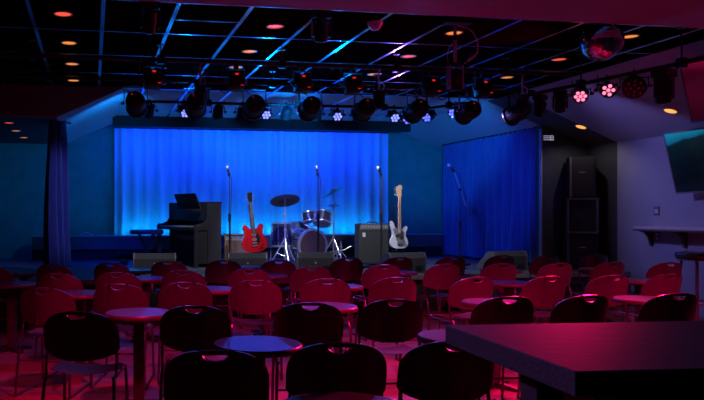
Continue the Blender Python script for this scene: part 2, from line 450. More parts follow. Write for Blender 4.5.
def chair_back_mesh():
    a, zt, zb, zm_t, zm_b = 0.222, CT, 0.530, 0.665, 0.595
    cx, ch, cd = 0.056, CT - 0.018, 0.031
    xs_ = sorted(set([round(a * math.sin(PI / 2 * k / 11), 5) * s_ for k in range(12) for s_ in (-1, 1)] + [cx * k for k in (-1, -0.92, -0.7, -0.35, 0, 0.35, 0.7, 0.92, 1)]))
    top = lambda x: zm_t + (zt - zm_t) * max(0, 1 - abs(x / a) ** 2.4) ** (1 / 2.4)
    bot = lambda x: zm_b - (zm_b - zb) * max(0, 1 - abs(x / a) ** 2.2) ** (1 / 1.8)
    low = lambda x: ch - cd * math.sqrt(max(0, 1 - (x / cx) ** 2)) if abs(x) < cx - 1e-6 else ch
    yy = lambda x, z: -0.185 - (z - 0.45) * 0.24 + 1.8 * x * x
    bm = bmesh.new()
    V = lambda x, z: bm.verts.new((x, yy(x, z), z))
    for x0, x1 in zip(xs_, xs_[1:]):
        def quad(l0, h0, l1, h1, n):
            for k in range(n):
                f0, f1 = k / n, (k + 1) / n
                q = [V(x0, l0 + (h0 - l0) * f0), V(x1, l1 + (h1 - l1) * f0), V(x1, l1 + (h1 - l1) * f1), V(x0, l0 + (h0 - l0) * f1)]
                bm.faces.new(q)
        if max(abs(x0), abs(x1)) <= cx + 1e-6:
            quad(bot(x0), low(x0), bot(x1), low(x1), 2); quad(ch + 0.0002, top(x0), ch + 0.0002, top(x1), 1)
        else:
            if abs(x0) <= cx + 1e-6 or abs(x1) <= cx + 1e-6:
                quad(bot(x0), ch, bot(x1), ch, 2); quad(ch, top(x0), ch, top(x1), 1)
            else:
                m0 = bot(x0) + (top(x0) - bot(x0)) * .8; quad(bot(x0), top(x0), bot(x1), top(x1), 3)
    bmesh.ops.remove_doubles(bm, verts=bm.verts[:], dist=0.0004)
    bmesh.ops.recalc_face_normals(bm, faces=bm.faces[:])
    bmesh.ops.solidify(bm, geom=bm.faces[:], thickness=0.014)
    bmesh.ops.recalc_face_normals(bm, faces=bm.faces[:])
    me = bpy.data.meshes.new('backrest'); bm.to_mesh(me); bm.free()
    for p in me.polygons: p.use_smooth = True
    me.set_sharp_from_angle(angle=math.radians(50)); me.materials.append(M['chair'])
    return me


def chair_seat_mesh():
    bm = bmesh.new(); n = 8; g = {}
    for i in range(-n, n + 1):
        for j in range(-n, n + 1):
            u, v = i / n, j / n
            x = 0.205 * u * math.sqrt(1 - 0.34 * v * v * u * u); yv = 0.01 + 0.215 * v * math.sqrt(1 - 0.34 * u * u * v * v)
            z = 0.445 + 0.022 * u * u - 0.012 * (1 - v * v) - (0.035 * max(0, v - 0.55) ** 1.3 * 2) + 0.03 * max(0, -v - 0.6)
            g[i, j] = bm.verts.new((x, yv, z))
    for i in range(-n, n):
        for j in range(-n, n): bm.faces.new((g[i, j], g[i + 1, j], g[i + 1, j + 1], g[i, j + 1]))
    bmesh.ops.solidify(bm, geom=bm.faces[:], thickness=0.018)
    bmesh.ops.recalc_face_normals(bm, faces=bm.faces[:])
    me = bpy.data.meshes.new('seat'); bm.to_mesh(me); bm.free()
    for p in me.polygons: p.use_smooth = True
    me.set_sharp_from_angle(angle=math.radians(50)); me.materials.append(M['seat'])
    return me


def make_chair():
    t_ = thing('stacking_chair', 'x', 'chair', group='stacking chairs in rows')
    link('backrest', chair_back_mesh(), t_); link('seat', chair_seat_mesh(), t_)
    for s_ in (-1, 1):
        X = lambda x: s_ * x * .95
        leg = spline([(X(.195), .17, .425), (X(.205), .20, .40), (X(.212), .235, .05), (X(.214), .225, .012), (X(.218), 0, .0115), (X(.222), -.24, .012), (X(.222), -.255, .05), (X(.212), -.20, .40), (X(.195), -.15, .425)], 3, False)
        MB().tube(leg, 0.0105, 6).build('sled_leg', M['dark_steel'], t_, 50)
        post = spline([(X(.20), .15, .42), (X(.205), -.12, .42), (X(.215), -.155, .45), (X(.213), -.130, .56), (X(.20), -.145, .66)], 3, False)
        MB().tube(post, 0.009, 6).build('back_post', M['dark_steel'], t_, 50)
    MB().tube([(-.21, .15, .42), (.21, .15, .42)], 0.008, 6).build('stretcher', M['dark_steel'], t_, 50)
    MB().tube([(-.204, -.222, .27), (.204, -.222, .27)], 0.0075, 6).build('stretcher', M['dark_steel'], t_, 50)
    return t_


ROWS = [
    ('row farthest from the stage', [(213, 351), (336.5, 343.5), (448, 341.5), (568, 340)]),
    ('fourth row from the stage', [(76, 312), (193, 306), (308, 303), (393, 299.5), (501, 297), (580, 295.5), (668, 293.7)]),
    ('third row from the stage', [(42, 288), (117, 284.3), (184, 282.5), (254.5, 280.5), (326, 279), (395.5, 277.5), (473, 277.3), (544, 276.4), (607, 275.4), (663, 274)]),
    ('second row from the stage', [(56, 273.5), (116, 272.5), (181.5, 270.5), (248.5, 269), (311, 266.5), (383.5, 264.7), (444, 264), (498, 263.6), (555, 263), (608, 262), (664, 262.5)]),
    ('row nearest the stage', [(-10, 266.6), (50.5, 264.6), (109, 262.8), (167, 261), (223, 260), (278, 260), (348, 257.6), (399, 257), (451, 256.5), (499, 255.2), (545, 255), (594, 254.5)]),
]
proto = make_chair(); first = True
for rname, spots in ROWS:
    n = len(spots)
    for i, (x, yt) in enumerate(spots):
        p = on_z(x, yt, CT)
        rz = min(.02, -math.atan2(3.0 - p.x, 17 - p.y)) + random.uniform(-0.06, 0.06)
        o = proto if first else copy_tree(proto); first = False
        o.rotation_euler.z = rz
        d = Matrix.Rotation(rz, 3, 'Z') @ Vector((0, -0.185 - (CT - 0.45) * 0.24, 0))     # the seen top edge is the backrest's, behind the seat
        o.location = (p.x - d.x + (.06 + .07 * min(1, max(0, (x - 400) / 100))) * (x - 92.5) / FOC, p.y - d.y, 0)            # the curved backrest's sides reach forward
        o['label'] = 'plastic stacking chair with handle slot, %s from pale wall, %s' % (ORD[n - 1 - i], rname)
        o['group'] = 'chairs in the ' + rname

# ------------------------------------------------------------------ small round tables
TZ, TD = 0.675, 0.478


def make_table():
    t_ = thing('cocktail_table', 'x', 'table')
    R = TD / 2
    MB().lathe([(R - .004, TZ - .022), (R - .001, TZ - .006), (R - .006, TZ)], 40).build('tabletop', M['laminate'], t_, 40)
    MB().lathe([(R - .012, TZ - .034), (R, TZ - .032), (R + .003, TZ - .020), (R, TZ - .006), (R - .005, TZ - .002)], 40, cap=False).build('edge_band', M['laminate_edge'], t_, 40)
    MB().box((0, 0, TZ - .042), (0.24, 0.24, 0.02)).build('mounting_plate', M['black'], t_)
    MB().box((0, 0, (TZ - .05) / 2 + .012), (0.078, 0.078, TZ - .074), bev=0.004).build('post', M['post'], t_)
    b_ = MB()
    for k in range(2):
        b_.prism([(-.2, 0), (.2, 0), (.2, .02), (.05, .045), (-.05, .045), (-.2, .02)], -.03, .03, Matrix.Rotation(PI / 2 * k + PI / 4, 4, 'Z'))
    b_.build('cross_base', M['black'], t_)
    return t_


TABLES = [
    ('among chairs farthest from the stage', [(345, 408), (461, 336)]),
    ('between two rows farthest from the stage', [(257.5, 343)]),
    ('between third and fourth rows from stage', [(139, 312), (325.5, 305.5), (494, 301.5), (646, 298.5)]),
    ('between second and third rows from stage', [(12, 283), (80, 292.5), (211.5, 288.3), (338, 285.5), (509, 282), (640, 279.5)]),
    ('between two rows nearest the stage', [(24, 272), (146, 277.5), (266.5, 274.6), (397, 271.5), (501, 269.7), (600, 268.7)]),
    ('ahead of the row nearest the stage', [(137, 269.5), (246, 266.7), (353, 264.8), (452.5, 262.6)]),
]
tproto = make_table(); first = True
for rname, spots in TABLES:
    n = len(spots)
    for i, (x, yc) in enumerate(spots):
        p = on_z(x, yc, TZ)
        o = tproto if first else copy_tree(tproto); first = False
        o.location = (p.x, p.y, 0); o.rotation_euler.z = -TH + random.uniform(-.1, .1)
        which = ORD[n - 1 - i] + ' from pale wall, ' if n > 1 else ''
        o['label'] = 'small round table, ' + which + rname
        o['group'] = 'small round tables'

# tall table beside the camera
c0, c1 = on_z(575, 371.5, 1.05), on_z(445, 325, 1.05)
tx0 = c0.x; ty0, ty1 = c0.y, c1.y
t = thing('tall_table', 'thick butcher-block tall table with a dark square leg', 'table', (tx0, ty0, 0))
dirv = Vector((c1.x - c0.x, c1.y - c0.y)).normalized()
W_, D_ = 1.6, (c1 - c0).length
ang = math.atan2(-dirv.x, dirv.y); t.rotation_euler.z = ang
MB().box((W_ / 2, D_ / 2, 1.05 - .026), (W_, D_, .052), bev=.003).build('tabletop', M['block'], t)
for lx, ly in ((.19, .12), (W_ - .22, .12), (.22, D_ - .12), (W_ - .22, D_ - .12)):
    MB().box((lx, ly, .4985), (.08, .08, .997), bev=.004).build('leg', M['post'], t)
MB().box((W_ / 2, D_ / 2, .972), (W_ - .3, D_ - .2, .05)).build('apron', M['post'], t)

# ------------------------------------------------------------------ piano and bench


def base(px, depth, z=ZS):
    p = at(px, HY, depth); p.z = z; return p


def piano():
    p = base(194.5, 11.2)
    rz = math.radians(21)          # length axis points away from the audience, swung a little to the wing
    t_ = thing('upright_piano', 'black upright digital piano with music rest and open keyboard', 'piano', p, rz)
    L, DP, H = 1.36, 0.50, 1.06
    # local: x = from keys (0) to back (DP), y = length, z up
    prof = [(0, 0), (0, .66), (.02, .69), (.10, .70), (DP - .30, .735), (DP - .26, .80), (DP - .26, H), (DP, H), (DP, 0), (.25, 0), (.25, .60), (.075, .60), (.075, 0)]
    for y0 in (0, L - .035):
        MB().prism(prof, y0, y0 + .035).build('end_panel', M['piano'], t_)
    MB().box((DP - .12, L / 2, H - .012), (.26, L, .024)).build('top_board', M['piano'], t_)
    MB().box((DP - .02, L / 2, .53), (.03, L - .07, 1.0)).build('back_panel', M['piano'], t_)
    MB().box((DP - .235, L / 2, .90), (.03, L - .07, .30)).build('upper_panel', M['piano'], t_)
    MB().box((.30, L / 2, .30), (.02, L - .07, .58)).build('lower_panel', M['black_matte'], t_)
    MB().box((.115, L / 2, .62), (.21, L - .07, .05)).build('key_bed', M['piano'], t_)
    kw = (L - .14) / 52
    k_ = MB()
    for i in range(52): k_.box((.085, .07 + kw * (i + .5), .655), (.14, kw - .0012, .018))
    ks = k_.build('white_keys', M['keys'], t_); ks['kind'] = 'stuff'
    k_ = MB()
    for i in range(51):
        if i % 7 in (0, 1, 3, 4, 5): k_.box((.11, .07 + kw * (i + 1), .67), (.085, kw * .55, .014))
    k_.build('black_keys', M['piano'], t_)['kind'] = 'stuff'
    MB().box((.16, .022, .33), (.17, .012, .54)).build('inset_panel', M['black_matte'], t_)
    MB().box((.09, -.002, .67), (.05, .004, .012)).build('maker_plate', M['brass'], t_)
    Mr = Matrix.Translation((DP - .24, .52, H - .10)) @ Matrix.Rotation(math.radians(-24), 4, 'Y')
    MB().box((-.05, 0, .15), (.018, .74, .27), Mr, bev=.004).build('music_rest', M['tolex'], t_)
    MB().box((-.085, 0, .01), (.07, .74, .015), Mr).build('rest_lip', M['piano'], t_)
    for k in range(3): MB().box((.14, L / 2 - .08 + .08 * k, .05), (.1, .025, .015)).build('pedal', M['brass'], t_)


piano()
p = base(146.5, 12.0)
t = thing('piano_bench', 'black padded keyboard bench on crossed legs', 'bench', p, math.radians(4))
MB().box((0, 0, .555), (.55, .32, .08), bev=.025).build('seat_cushion', M['vinyl'], t, 50)
for s in (-1, 1):
    for sy in (-.1, .1):
        MB().tube([(-s * .13, sy, .525), (s * .13, sy, .02)], .016, 6).build('leg', M['black'], t)
for s in (-1, 1): MB().tube([(s * .13, -.19, .02), (s * .13, .19, .02)], .016, 6).build('foot_bar', M['black'], t)

# ------------------------------------------------------------------ microphone stands


def mic_stand(px, depth, top_py, label, lean=None, rz=0.0, boom=None):
    p = base(px, depth)
    t_ = thing('microphone_stand', label, 'microphone stand', p, rz, 'microphone stands')
    h = CAM_H + (HY - top_py) / FOC * depth - ZS
    MB().lathe([(.13, 0), (.13, .012), (.05, .022), (.018, .05)], 24).build('round_base', M['black'], t_, 40)
    ph = h - .12 if not boom else boom[0]
    MB().tube([(0, 0, .03), (0, 0, ph * .55)], .012, 8).build('lower_tube', M['black'], t_, 40)
    MB().tube([(0, 0, ph * .55), (0, 0, ph)], .009, 8).build('upper_tube', M['dark_steel'], t_, 40)
    MB().tube([(0, 0, ph * .52), (0, 0, ph * .60)], .021, 8).build('clutch', M['black'], t_, 40)
    if boom:
        a_, b_ = Vector(boom[1]), Vector(boom[2])
        MB().tube([a_, b_], .009, 6).build('boom_arm', M['silver'], t_, 40)
        MB().lathe([(.02, -.02), (.02, .02)], 10, Matrix.Translation((0, 0, ph)) @ Matrix.Rotation(PI / 2, 4, 'X')).build('boom_joint', M['black'], t_)
        e, d = b_, (b_ - a_).normalized() + Vector((-.6, 0, .1))
        cab = spline([e, e + Vector((.05, -.02, -.02)), a_.lerp(b_, .6) + Vector((.05, -.02, .02)), a_.lerp(b_, .3) + Vector((.03, -.02, 0)), a_], 4, False)
        MB().tube(cab, .005, 5).build('cable', M['rubber'], t_)
    else:
        e, d = Vector((0, 0, ph)), Vector(lean or (-.25, -.2, 1))
        cab = spline([e + Vector((0, 0, -.01)), e + Vector((.03, -.02, -.06)), Vector((.02, -.015, ph * .7)), Vector((.016, -.012, ph * .3)), Vector((.06, -.05, .012))], 4, False)
        MB().tube(cab, .005, 5).build('cable', M['rubber'], t_)
    Mx = align(d.normalized(), e)
    m_ = MB().lathe([(.011, 0), (.013, .03), (.019, .10), (.021, .115)], 12, Mx).build('microphone', M['dark_steel'], t_, 40)
    MB().lathe([(.021, .113), (.027, .125), (.028, .145), (.022, .163), (.008, .172)], 12, Mx).build('grille_ball', M['silver'], m_, 60)
    MB().lathe([(.02, .01), (.022, .05)], 10, Mx).build('mic_clip', M['black'], m_)


mic_stand(229.5, 10.75, 168.5, 'straight microphone stand beside the piano and red guitar', (-.3, -.25, 1))
mic_stand(318, 10.85, 168.5, 'straight microphone stand in front of the drum kit', (-.25, -.2, 1))
mic_stand(381, 11.0, 168.5, 'straight microphone stand in front of the bass amplifier', (-.5, -.3, 1))
mic_stand(460, 11.1, 168.5, 'microphone stand with slanted boom arm before the blue curtain', boom=(1.25, (.10, -.01, .98), (-.09, .01, 1.53)))

# ------------------------------------------------------------------ guitars
ES = [(0, 0), (.12, .008), (.19, .075), (.205, .155), (.175, .235), (.148, .285), (.155, .345), (.17, .395), (.152, .44), (.115, .445), (.08, .405), (.05, .375)]
ES = ES + [(-x, z) for x, z in ES[:0:-1]]
PB = [(0.02, 0), (.11, .012), (.165, .07), (.16, .15), (.122, .225), (.127, .30), (.155, .365), (.135, .405), (.085, .36), (.035, .325), (-.035, .325), (-.075, .37), (-.115, .465), (-.155, .48), (-.165, .42), (-.13, .30), (-.122, .225), (-.165, .14), (-.155, .05), (-.08, 0)]


def guitar_stand(px, depth, label, z_cradle, lean, side=-.03):
    p = base(px, depth)
    t_ = thing('guitar_stand', label, 'guitar stand', p, 0, 'guitar stands')
    for a_ in (-2.2, -.9, 1.57):
        MB().tube([(0, .02, .30), (.24 * math.cos(a_), .05 + .2 * math.sin(a_), .01)], .010, 6).build('leg', M['black'], t_)
    MB().tube([(0, .06, .24), (side, .14 + lean * .1, 1.0)], .010, 6).build('upright', M['black'], t_)
    for s_ in (-1, 1):
        MB().tube([(0, .02, z_cradle - .03), (s_ * .1, 0, z_cradle - .03), (s_ * .1, -.075, z_cradle - .025), (s_ * .1, -.085, z_cradle + .02)], .008, 6).build('cradle_arm', M['rubber'], t_)
    MB().tube([(side - .04, .16, .99), (side, .23, 1.0), (side + .04, .16, .99)], .009, 6).build('neck_hook', M['rubber'], t_)
    return t_


def electric(name, label, px, depth, z0, outline, sc, body_m, neck_m, board_m, neck_top, tilt, lean, kind):
    p = base(px, depth)
    t_ = thing(name, label, 'guitar', p + Vector((0, -.035, z0)))
    t_.rotation_euler = (math.radians(-lean), math.radians(tilt), 0)
    ol = [(v.x * sc, v.y * sc) for v in spline([Vector((a_, b_, 0)) for a_, b_ in outline], 4)]
    bd = MB().prism(ol, -.045, 0).build('body', body_m, t_)
    bz = .33 * sc
    MB().box((0, -.05, (bz + neck_top) / 2), (.046, .022, neck_top - bz), bev=.006).build('neck', neck_m, t_)
    f_ = MB().prism([(-.028, bz - .05), (.028, bz - .05), (.022, neck_top), (-.022, neck_top)], -.066, -.061).build('fretboard', board_m, t_)
    fr = MB()
    for k in range(14):
        fr.box((0, -.0665, neck_top - (neck_top - bz) * (1 - 2 ** (-k / 9.5)) * 1.35), (.046, .002, .002))
    fr.build('frets', M['silver'], f_)['kind'] = 'stuff'
    if kind == 'semi':
        hp = [(-.022, 0), (.022, 0), (.034, .05), (.044, .15), (.02, .165), (0, .152), (-.02, .165), (-.044, .15), (-.034, .05)]
        pegs = [(s_ * .055, .035 + .045 * k) for s_ in (-1, 1) for k in range(3)]
        hm = M['pick_black']
    else:
        hp = [(-.022, 0), (.022, 0), (.03, .04), (.025, .10), (.045, .16), (.03, .20), (-.005, .205), (-.045, .17), (-.052, .10), (-.042, .03)]
        pegs = [(-.07, .04 + .042 * k) for k in range(4)]
        hm = neck_m
    h_ = MB().prism([(x, z + neck_top) for x, z in hp], -.058, -.042).build('headstock', hm, t_)
    for x, z in pegs:
        MB().box((x, -.05, neck_top + z), (.03, .012, .018), bev=.004).build('tuning_peg', M['silver'], h_)
    st_ = MB()
    for k in range(6 if kind == 'semi' else 4):
        xx = (-.018 + .036 * k / (5 if kind == 'semi' else 3))
        st_.tube([(xx, -.068, .12 * sc), (xx, -.069, neck_top)], .0012, 4)
    st_.build('strings', M['silver'], t_)['kind'] = 'stuff'
    if kind == 'semi':
        for z in (.20, .285): MB().box((0, -.053, z * sc), (.075, .016, .036), bev=.003).build('pickup', M['chrome'], t_)
        MB().box((0, -.055, .145 * sc), (.085, .018, .014)).build('bridge', M['chrome'], t_)
        MB().box((0, -.053, .10 * sc), (.09, .014, .014)).build('tailpiece', M['chrome'], t_)
        MB().prism([(.03, .12), (.085, .14), (.095, .24), (.06, .31), (.03, .32)], -.052, -.048).build('pickguard', M['pick_black'], t_)
        for s_ in (-1, 1):
            pts = spline([(s_ * .115, -.0462, .25), (s_ * .105, -.0462, .22), (s_ * .12, -.0462, .18), (s_ * .135, -.0462, .14), (s_ * .125, -.0462, .115)], 3, False)
            MB().tube(pts, [.004 + .002 * (k in (0, len(pts) - 1)) for k in range(len(pts))], 5).build('f_hole', M['pick_black'], t_)
        for x, z in ((.10, .075), (.14, .10), (.08, .04), (.12, .055)):
            MB().lathe([(.013, 0), (.011, .014)], 10, align((0, -1, 0), (x, -.045, z))).build('knob', M['pick_black'], t_)
    else:
        MB().prism([(x * .86, z * .86) for x, z in [(-.02, .05), (.08, .05), (.115, .10), (.085, .20), (.095, .30), (.06, .33), (-.05, .33), (-.11, .38), (-.115, .33), (-.08, .22)]], -.05, -.0455).build('pickguard', M['pick_pearl'], t_)
        for x, z in ((-.022, .20), (.022, .18)): MB().box((x * 1.1, -.054, z), (.055, .014, .03), bev=.003).build('pickup', M['pick_black'], t_)
        MB().box((0, -.053, .09), (.075, .016, .05)).build('bridge', M['chrome'], t_)
        for x, z in ((.07, .13), (.085, .105), (.095, .078)):
            MB().lathe([(.012, 0), (.010, .016)], 10, align((0, -1, 0), (x, -.047, z))).build('knob', M['chrome'], t_)


guitar_stand(254, 11.35, 'black guitar stand under the red guitar', .27, 1)
electric('electric_guitar', 'cherry red semi-hollow electric guitar on a stand', 254.5, 11.3, .25, ES, 1.0, M['red_gloss'], M['rosewood'], M['rosewood'], .80, -5, 5, 'semi')
guitar_stand(397.5, 11.1, 'black guitar stand under the white bass', .31, 1, .02)
electric('bass_guitar', 'white bass guitar with pale maple neck on a stand', 397, 11.05, .32, PB, .88, M['white_gloss'], M['maple'], M['maple'], .80, 2.5, 5, 'bass')

# ------------------------------------------------------------------ amplifiers, wedges, loudspeakers
p0, p1 = base(224.5, 12.35), base(256, 12.35)
t = thing('wooden_amplifier', 'brown wooden guitar amplifier behind the red guitar', 'amplifier', (p0 + p1) / 2, -TH)
W2 = (p1 - p0).length
for s in (-1, 1): MB().box((s * (W2 / 2 - .012), 0, .26), (.024, .26, .50), bev=.003).build('side_panel', M['wood'], t)
for z in (.022, .498): MB().box((0, 0, z), (W2, .26, .024), bev=.003).build('wood_board', M['wood'], t)
MB().box((0, .10, .26), (W2 - .05, .02, .45)).build('back_board', M['wood'], t)
MB().box((0, -.09, .22), (W2 - .05, .02, .36)).build('grille_cloth', M['amp_cloth'], t)
MB().box((0, -.095, .44), (W2 - .05, .02, .08)).build('control_panel', M['silver'], t)
for k in range(5): MB().lathe([(.012, 0), (.010, .015)], 8, align((0, -1, 0), (-.16 + .08 * k, -.105, .44))).build('knob', M['black'], t)
for sx in (-1, 1):
    for sy in (-1, 1): MB().lathe([(.018, 0), (.018, .012)], 8, Matrix.Translation((sx * (W2 / 2 - .05), sy * .09, 0))).build('foot', M['rubber'], t)

p = base(372, 11.7)
t = thing('bass_amplifier', 'tall black bass amplifier with control strip and white tag', 'amplifier', p, -TH)
MB().box((0, .03, .36), (.50, .36, .68), bev=.012).build('cabinet', M['tolex'], t)
MB().box((0, -.155, .32), (.46, .014, .54)).build('grille', M['grille'], t)
cp = MB().box((0, -.156, .645), (.46, .014, .075)).build('control_panel', M['grey_plastic'], t)
for k in range(9): MB().lathe([(.011, 0), (.009, .014)], 8, align((0, -1, 0), (-.19 + .047 * k, -.163, .645))).build('knob', M['silver'], cp)
MB().box((-.17, -.164, .52), (.045, .004, .07)).build('white_tag', M['white_plastic'], t)
for sx in (-1, 1):
    MB().box((sx * .235, -.14, .03), (.04, .04, .04)).build('corner_guard', M['black'], t); MB().box((sx * .235, -.14, .69), (.04, .04, .04)).build('corner_guard', M['black'], t)
    for sy in (-.1, .15): MB().lathe([(.02, 0), (.02, .022)], 8, Matrix.Translation((sx * .2, sy, 0))).build('foot', M['rubber'], t)
MB().tube([(-.09, .03, .70), (-.07, .03, .725), (.07, .03, .725), (.09, .03, .70)], .01, 6).build('handle', M['rubber'], t)


def wedge(px, depth, w, rz, label):
    p = base(px, depth)
    t_ = thing('monitor_wedge', label, 'stage monitor', p, -TH + rz, 'stage monitor wedges')
    h = .295
    prof = [(-.16, 0), (.20, 0), (.23, .06), (-.03, h), (-.13, h), (-.17, .22)]      # (y, z) audience side at -y
    Mx = Matrix.Rotation(PI / 2, 4, 'Z')
    MB().prism([(y_, z_) for y_, z_ in prof], -w / 2 + .012, w / 2 - .012, Mx).build('cabinet', M['wedge'], t_)
    for s_ in (-1, 1):
        MB().prism([(y_ * 1.02, z_ * 1.01) for y_, z_ in prof], s_ * (w / 2 - .006) - .008, s_ * (w / 2 - .006) + .008, Mx).build('end_cap', M['grey_plastic'], t_)
    g0, g1 = Vector((0, .235, .075)), Vector((0, -.02, h + .005))
    mid = (g0 + g1) / 2; d_ = (g1 - g0)
    a_ = math.atan2(d_.z, d_.y)
    MB().box((0, 0, 0), (w - .06, d_.length * .9, .012), Matrix.Translation(mid) @ Matrix.Rotation(a_, 4, 'X')).build('speaker_grille', M['grille'], t_)
    MB().lathe([(.016, 0), (.014, .006)], 12, align((0, -1, 0), (0, -.165, .15))).build('badge', M['silver'], t_)
    MB().box((w * .3, -.155, .07), (.12, .02, .07)).build('jack_plate', M['black'], t_)


wedge(155, 10.2, .61, 0.05, 'grey monitor wedge in front of the piano bench')
wedge(247, 10.3, .565, 0.0, 'grey monitor wedge in front of the red guitar')
wedge(314, 10.4, .54, 0.0, 'grey monitor wedge in front of the bass drum')
wedge(402, 10.35, .60, 0.30, 'dark monitor wedge in front of the white bass')
wedge(503, 10.75, .62, 0.34, 'dark monitor wedge in front of the long blue curtain')


def pa_box(label, px, Yf, w, z0, h, d, kind):
    p = on_y(px, Yf); p.z = z0
    t_ = thing('loudspeaker_cabinet', label, 'loudspeaker', p, math.radians(-28), 'stacked loudspeakers by the pale wall')
    MB().box((0, d / 2, h / 2), (w, d, h), bev=.008).build('cabinet', M['tolex'], t_)
    MB().box((w * .04, -.006, h / 2), (w * .80, .014, h * .9)).build('speaker_grille', M['grille'], t_)
    if kind == 'frame':
        for s_ in (-1, 1):
            MB().box((s_ * (w / 2 - .015), -.015, h / 2), (.03, .035, h)).build('frame_bar', M['grey_plastic'], t_)
            MB().box((0, -.015, h / 2 + s_ * (h / 2 - .015)), (w - .06, .035, .03)).build('frame_bar', M['grey_plastic'], t_)
    else:
        MB().box((0, -.016, h * .62), (.09, .006, .012)).build('badge', M['silver'], t_)
        MB().box((-w / 2 + .02, -.008, h / 2), (.03, .02, h)).build('corner_edge', M['grey_plastic'], t_)


pa_box('lowest black loudspeaker of the stack on the stage corner', 582.5, 9.75, .44, ZS, .56, .34, 'plain')
pa_box('framed middle loudspeaker of the stack on the stage corner', 582.5, 9.75, .435, ZS + .562, .55, .34, 'frame')
pa_box('top black loudspeaker of the stack on the stage corner', 582.5, 9.77, .37, ZS + 1.114, .635, .32, 'plain')

# ------------------------------------------------------------------ drum kit


def tripod(t_, h, r, spread_z, m, a0=0.4):
    for k in range(3):
        a_ = a0 + 2 * PI * k / 3
        x, y = r * math.cos(a_), r * math.sin(a_)
        lg_ = MB().tube([(0, 0, spread_z), (x, y, .012)], .010, 6).build('leg', m, t_, 40)
        MB().tube([(x * .55, y * .55, spread_z * .47), (0, 0, spread_z * .35)], .006, 5).build('brace', m, lg_, 40)
        MB().lathe([(.016, 0), (.014, .03)], 8, Matrix.Translation((x, y, 0))).build('rubber_foot', M['rubber'], lg_)
    MB().tube([(0, 0, .10), (0, 0, h * .55)], .013, 8).build('lower_tube', m, t_, 40)
    MB().tube([(0, 0, h * .5), (0, 0, h)], .009, 8).build('upper_tube', m, t_, 40)
    for z in (spread_z, h * .55, h * .78): MB().lathe([(.022, z - .02), (.022, z + .02)], 8).build('clamp', m, t_)


def cymbal_stand(px, depth, py, label, clabel, dia, tilt, rz, a0, extra=None):
    p = base(px, depth); h = CAM_H + (HY - py) / FOC * depth - ZS
    t_ = thing('cymbal_stand', label, 'cymbal stand', p)
    tripod(t_, h, .26, .46, M['chrome'], a0)
    Mt = Matrix.Rotation(rz, 4, 'Y') @ Matrix.Rotation(tilt, 4, 'X')
    MB().lathe([(.014, -.02), (.010, .05)], 8, Matrix.Translation((0, 0, h)) @ Mt).build('wing_nut', M['chrome'], t_)
    R = dia / 2
    c_ = MB().lathe([(R, 0), (R * .6, .016), (R * .24, .026), (R * .18, .042), (R * .09, .05), (R * .09, .047), (R * .17, .038), (R * .24, .022), (R * .6, .012), (R, -.002)], 32, Mt, cap=False).build('cymbal', M['cymbal'], None, 50)
    c_.location = (p.x, p.y, p.z + h - .01)
    tag(c_, clabel, 'cymbal')
    if extra:
        z, d2 = extra
        s_ = MB().lathe([(d2 / 2, 0), (d2 * .3, .012), (d2 * .12, .03), (.02, .034), (.02, .03), (d2 * .12, .026), (d2 * .3, .008), (d2 / 2, -.002)], 28, cap=False).build('cymbal', M['cymbal'], None, 50)
        s_.location = (p.x, p.y, p.z + z); tag(s_, 'small flat cymbal under the tilted crash cymbal', 'cymbal')


cymbal_stand(285, 11.55, 200, 'chrome tripod stand holding the large ride cymbal', 'large dark ride cymbal above the floor tom', .49, math.radians(-24), 0.0, .5)
cymbal_stand(333.5, 12.0, 191.5, 'chrome tripod stand holding the tilted crash cymbal', 'thin crash cymbal tilted steeply beside the drums', .44, math.radians(-14), math.radians(-27), .9, (1.0, .27))


def drum(t_, R, H, Mt, head=None, lugs=8, m=None):
    b_ = MB().lathe([(R, .012), (R, H - .012)], 28, Mt).build('shell', m or M['sparkle'], t_, 40)
    for z in (0, H):
        MB().lathe([(R + .003, z - .014), (R + .012, z - .012), (R + .012, z + .012), (R + .003, z + .014)], 28, Mt, cap=False).build('hoop', M['chrome'], t_, 40)
    MB().lathe([(R + .002, H - .004), (R - .004, H + .004)], 28, Mt).build('drum_head', head or M['drum_head'], t_)
    MB().lathe([(R + .002, .004), (R - .004, -.004)], 28, Mt).build('drum_head', head or M['drum_head'], t_)
    for k in range(lugs):
        a_ = 2 * PI * k / lugs + .2
        MB().box(((R + .010) * math.cos(a_), (R + .010) * math.sin(a_), H / 2), (.02, .02, H * .45), Mt).build('lug', M['chrome'], t_)
        MB().tube([((R + .014) * math.cos(a_), (R + .014) * math.sin(a_), 0), ((R + .014) * math.cos(a_), (R + .014) * math.sin(a_), H)], .004, 5, Mt).build('tension_rod', M['chrome'], t_)


p = base(281.5, 12.35)
t = thing('floor_tom', 'dark sparkle floor tom on chrome legs behind the ride cymbal', 'drum', p)
drum(t, .172, .40, Matrix.Translation((0, 0, .30)))
for k in range(3):
    a_ = .6 + 2 * PI * k / 3
    MB().tube([(.192 * math.cos(a_), .192 * math.sin(a_), .55), (.192 * math.cos(a_), .192 * math.sin(a_), .08), (.215 * math.cos(a_), .215 * math.sin(a_), .01)], .007, 6).build('leg', M['chrome'], t, 40)
p = base(312.5, 12.1)
t = thing('bass_drum', 'dark sparkle bass drum with brown front head', 'drum', p, 0)
RK = .285
Mk = Matrix.Rotation(math.radians(15), 4, 'Z') @ Matrix.Translation((0, 0, RK + .03)) @ Matrix.Rotation(PI / 2, 4, 'X')
MB().lathe([(RK, -.38), (RK, 0)], 36, Mk).build('shell', M['sparkle'], t, 40)
for z in (-.38, 0):
    MB().lathe([(RK - .028, z - .018), (RK + .014, z - .018), (RK + .014, z + .018), (RK - .028, z + .018)], 36, Mk, cap=False).build('hoop', M['chrome'], t, 40)
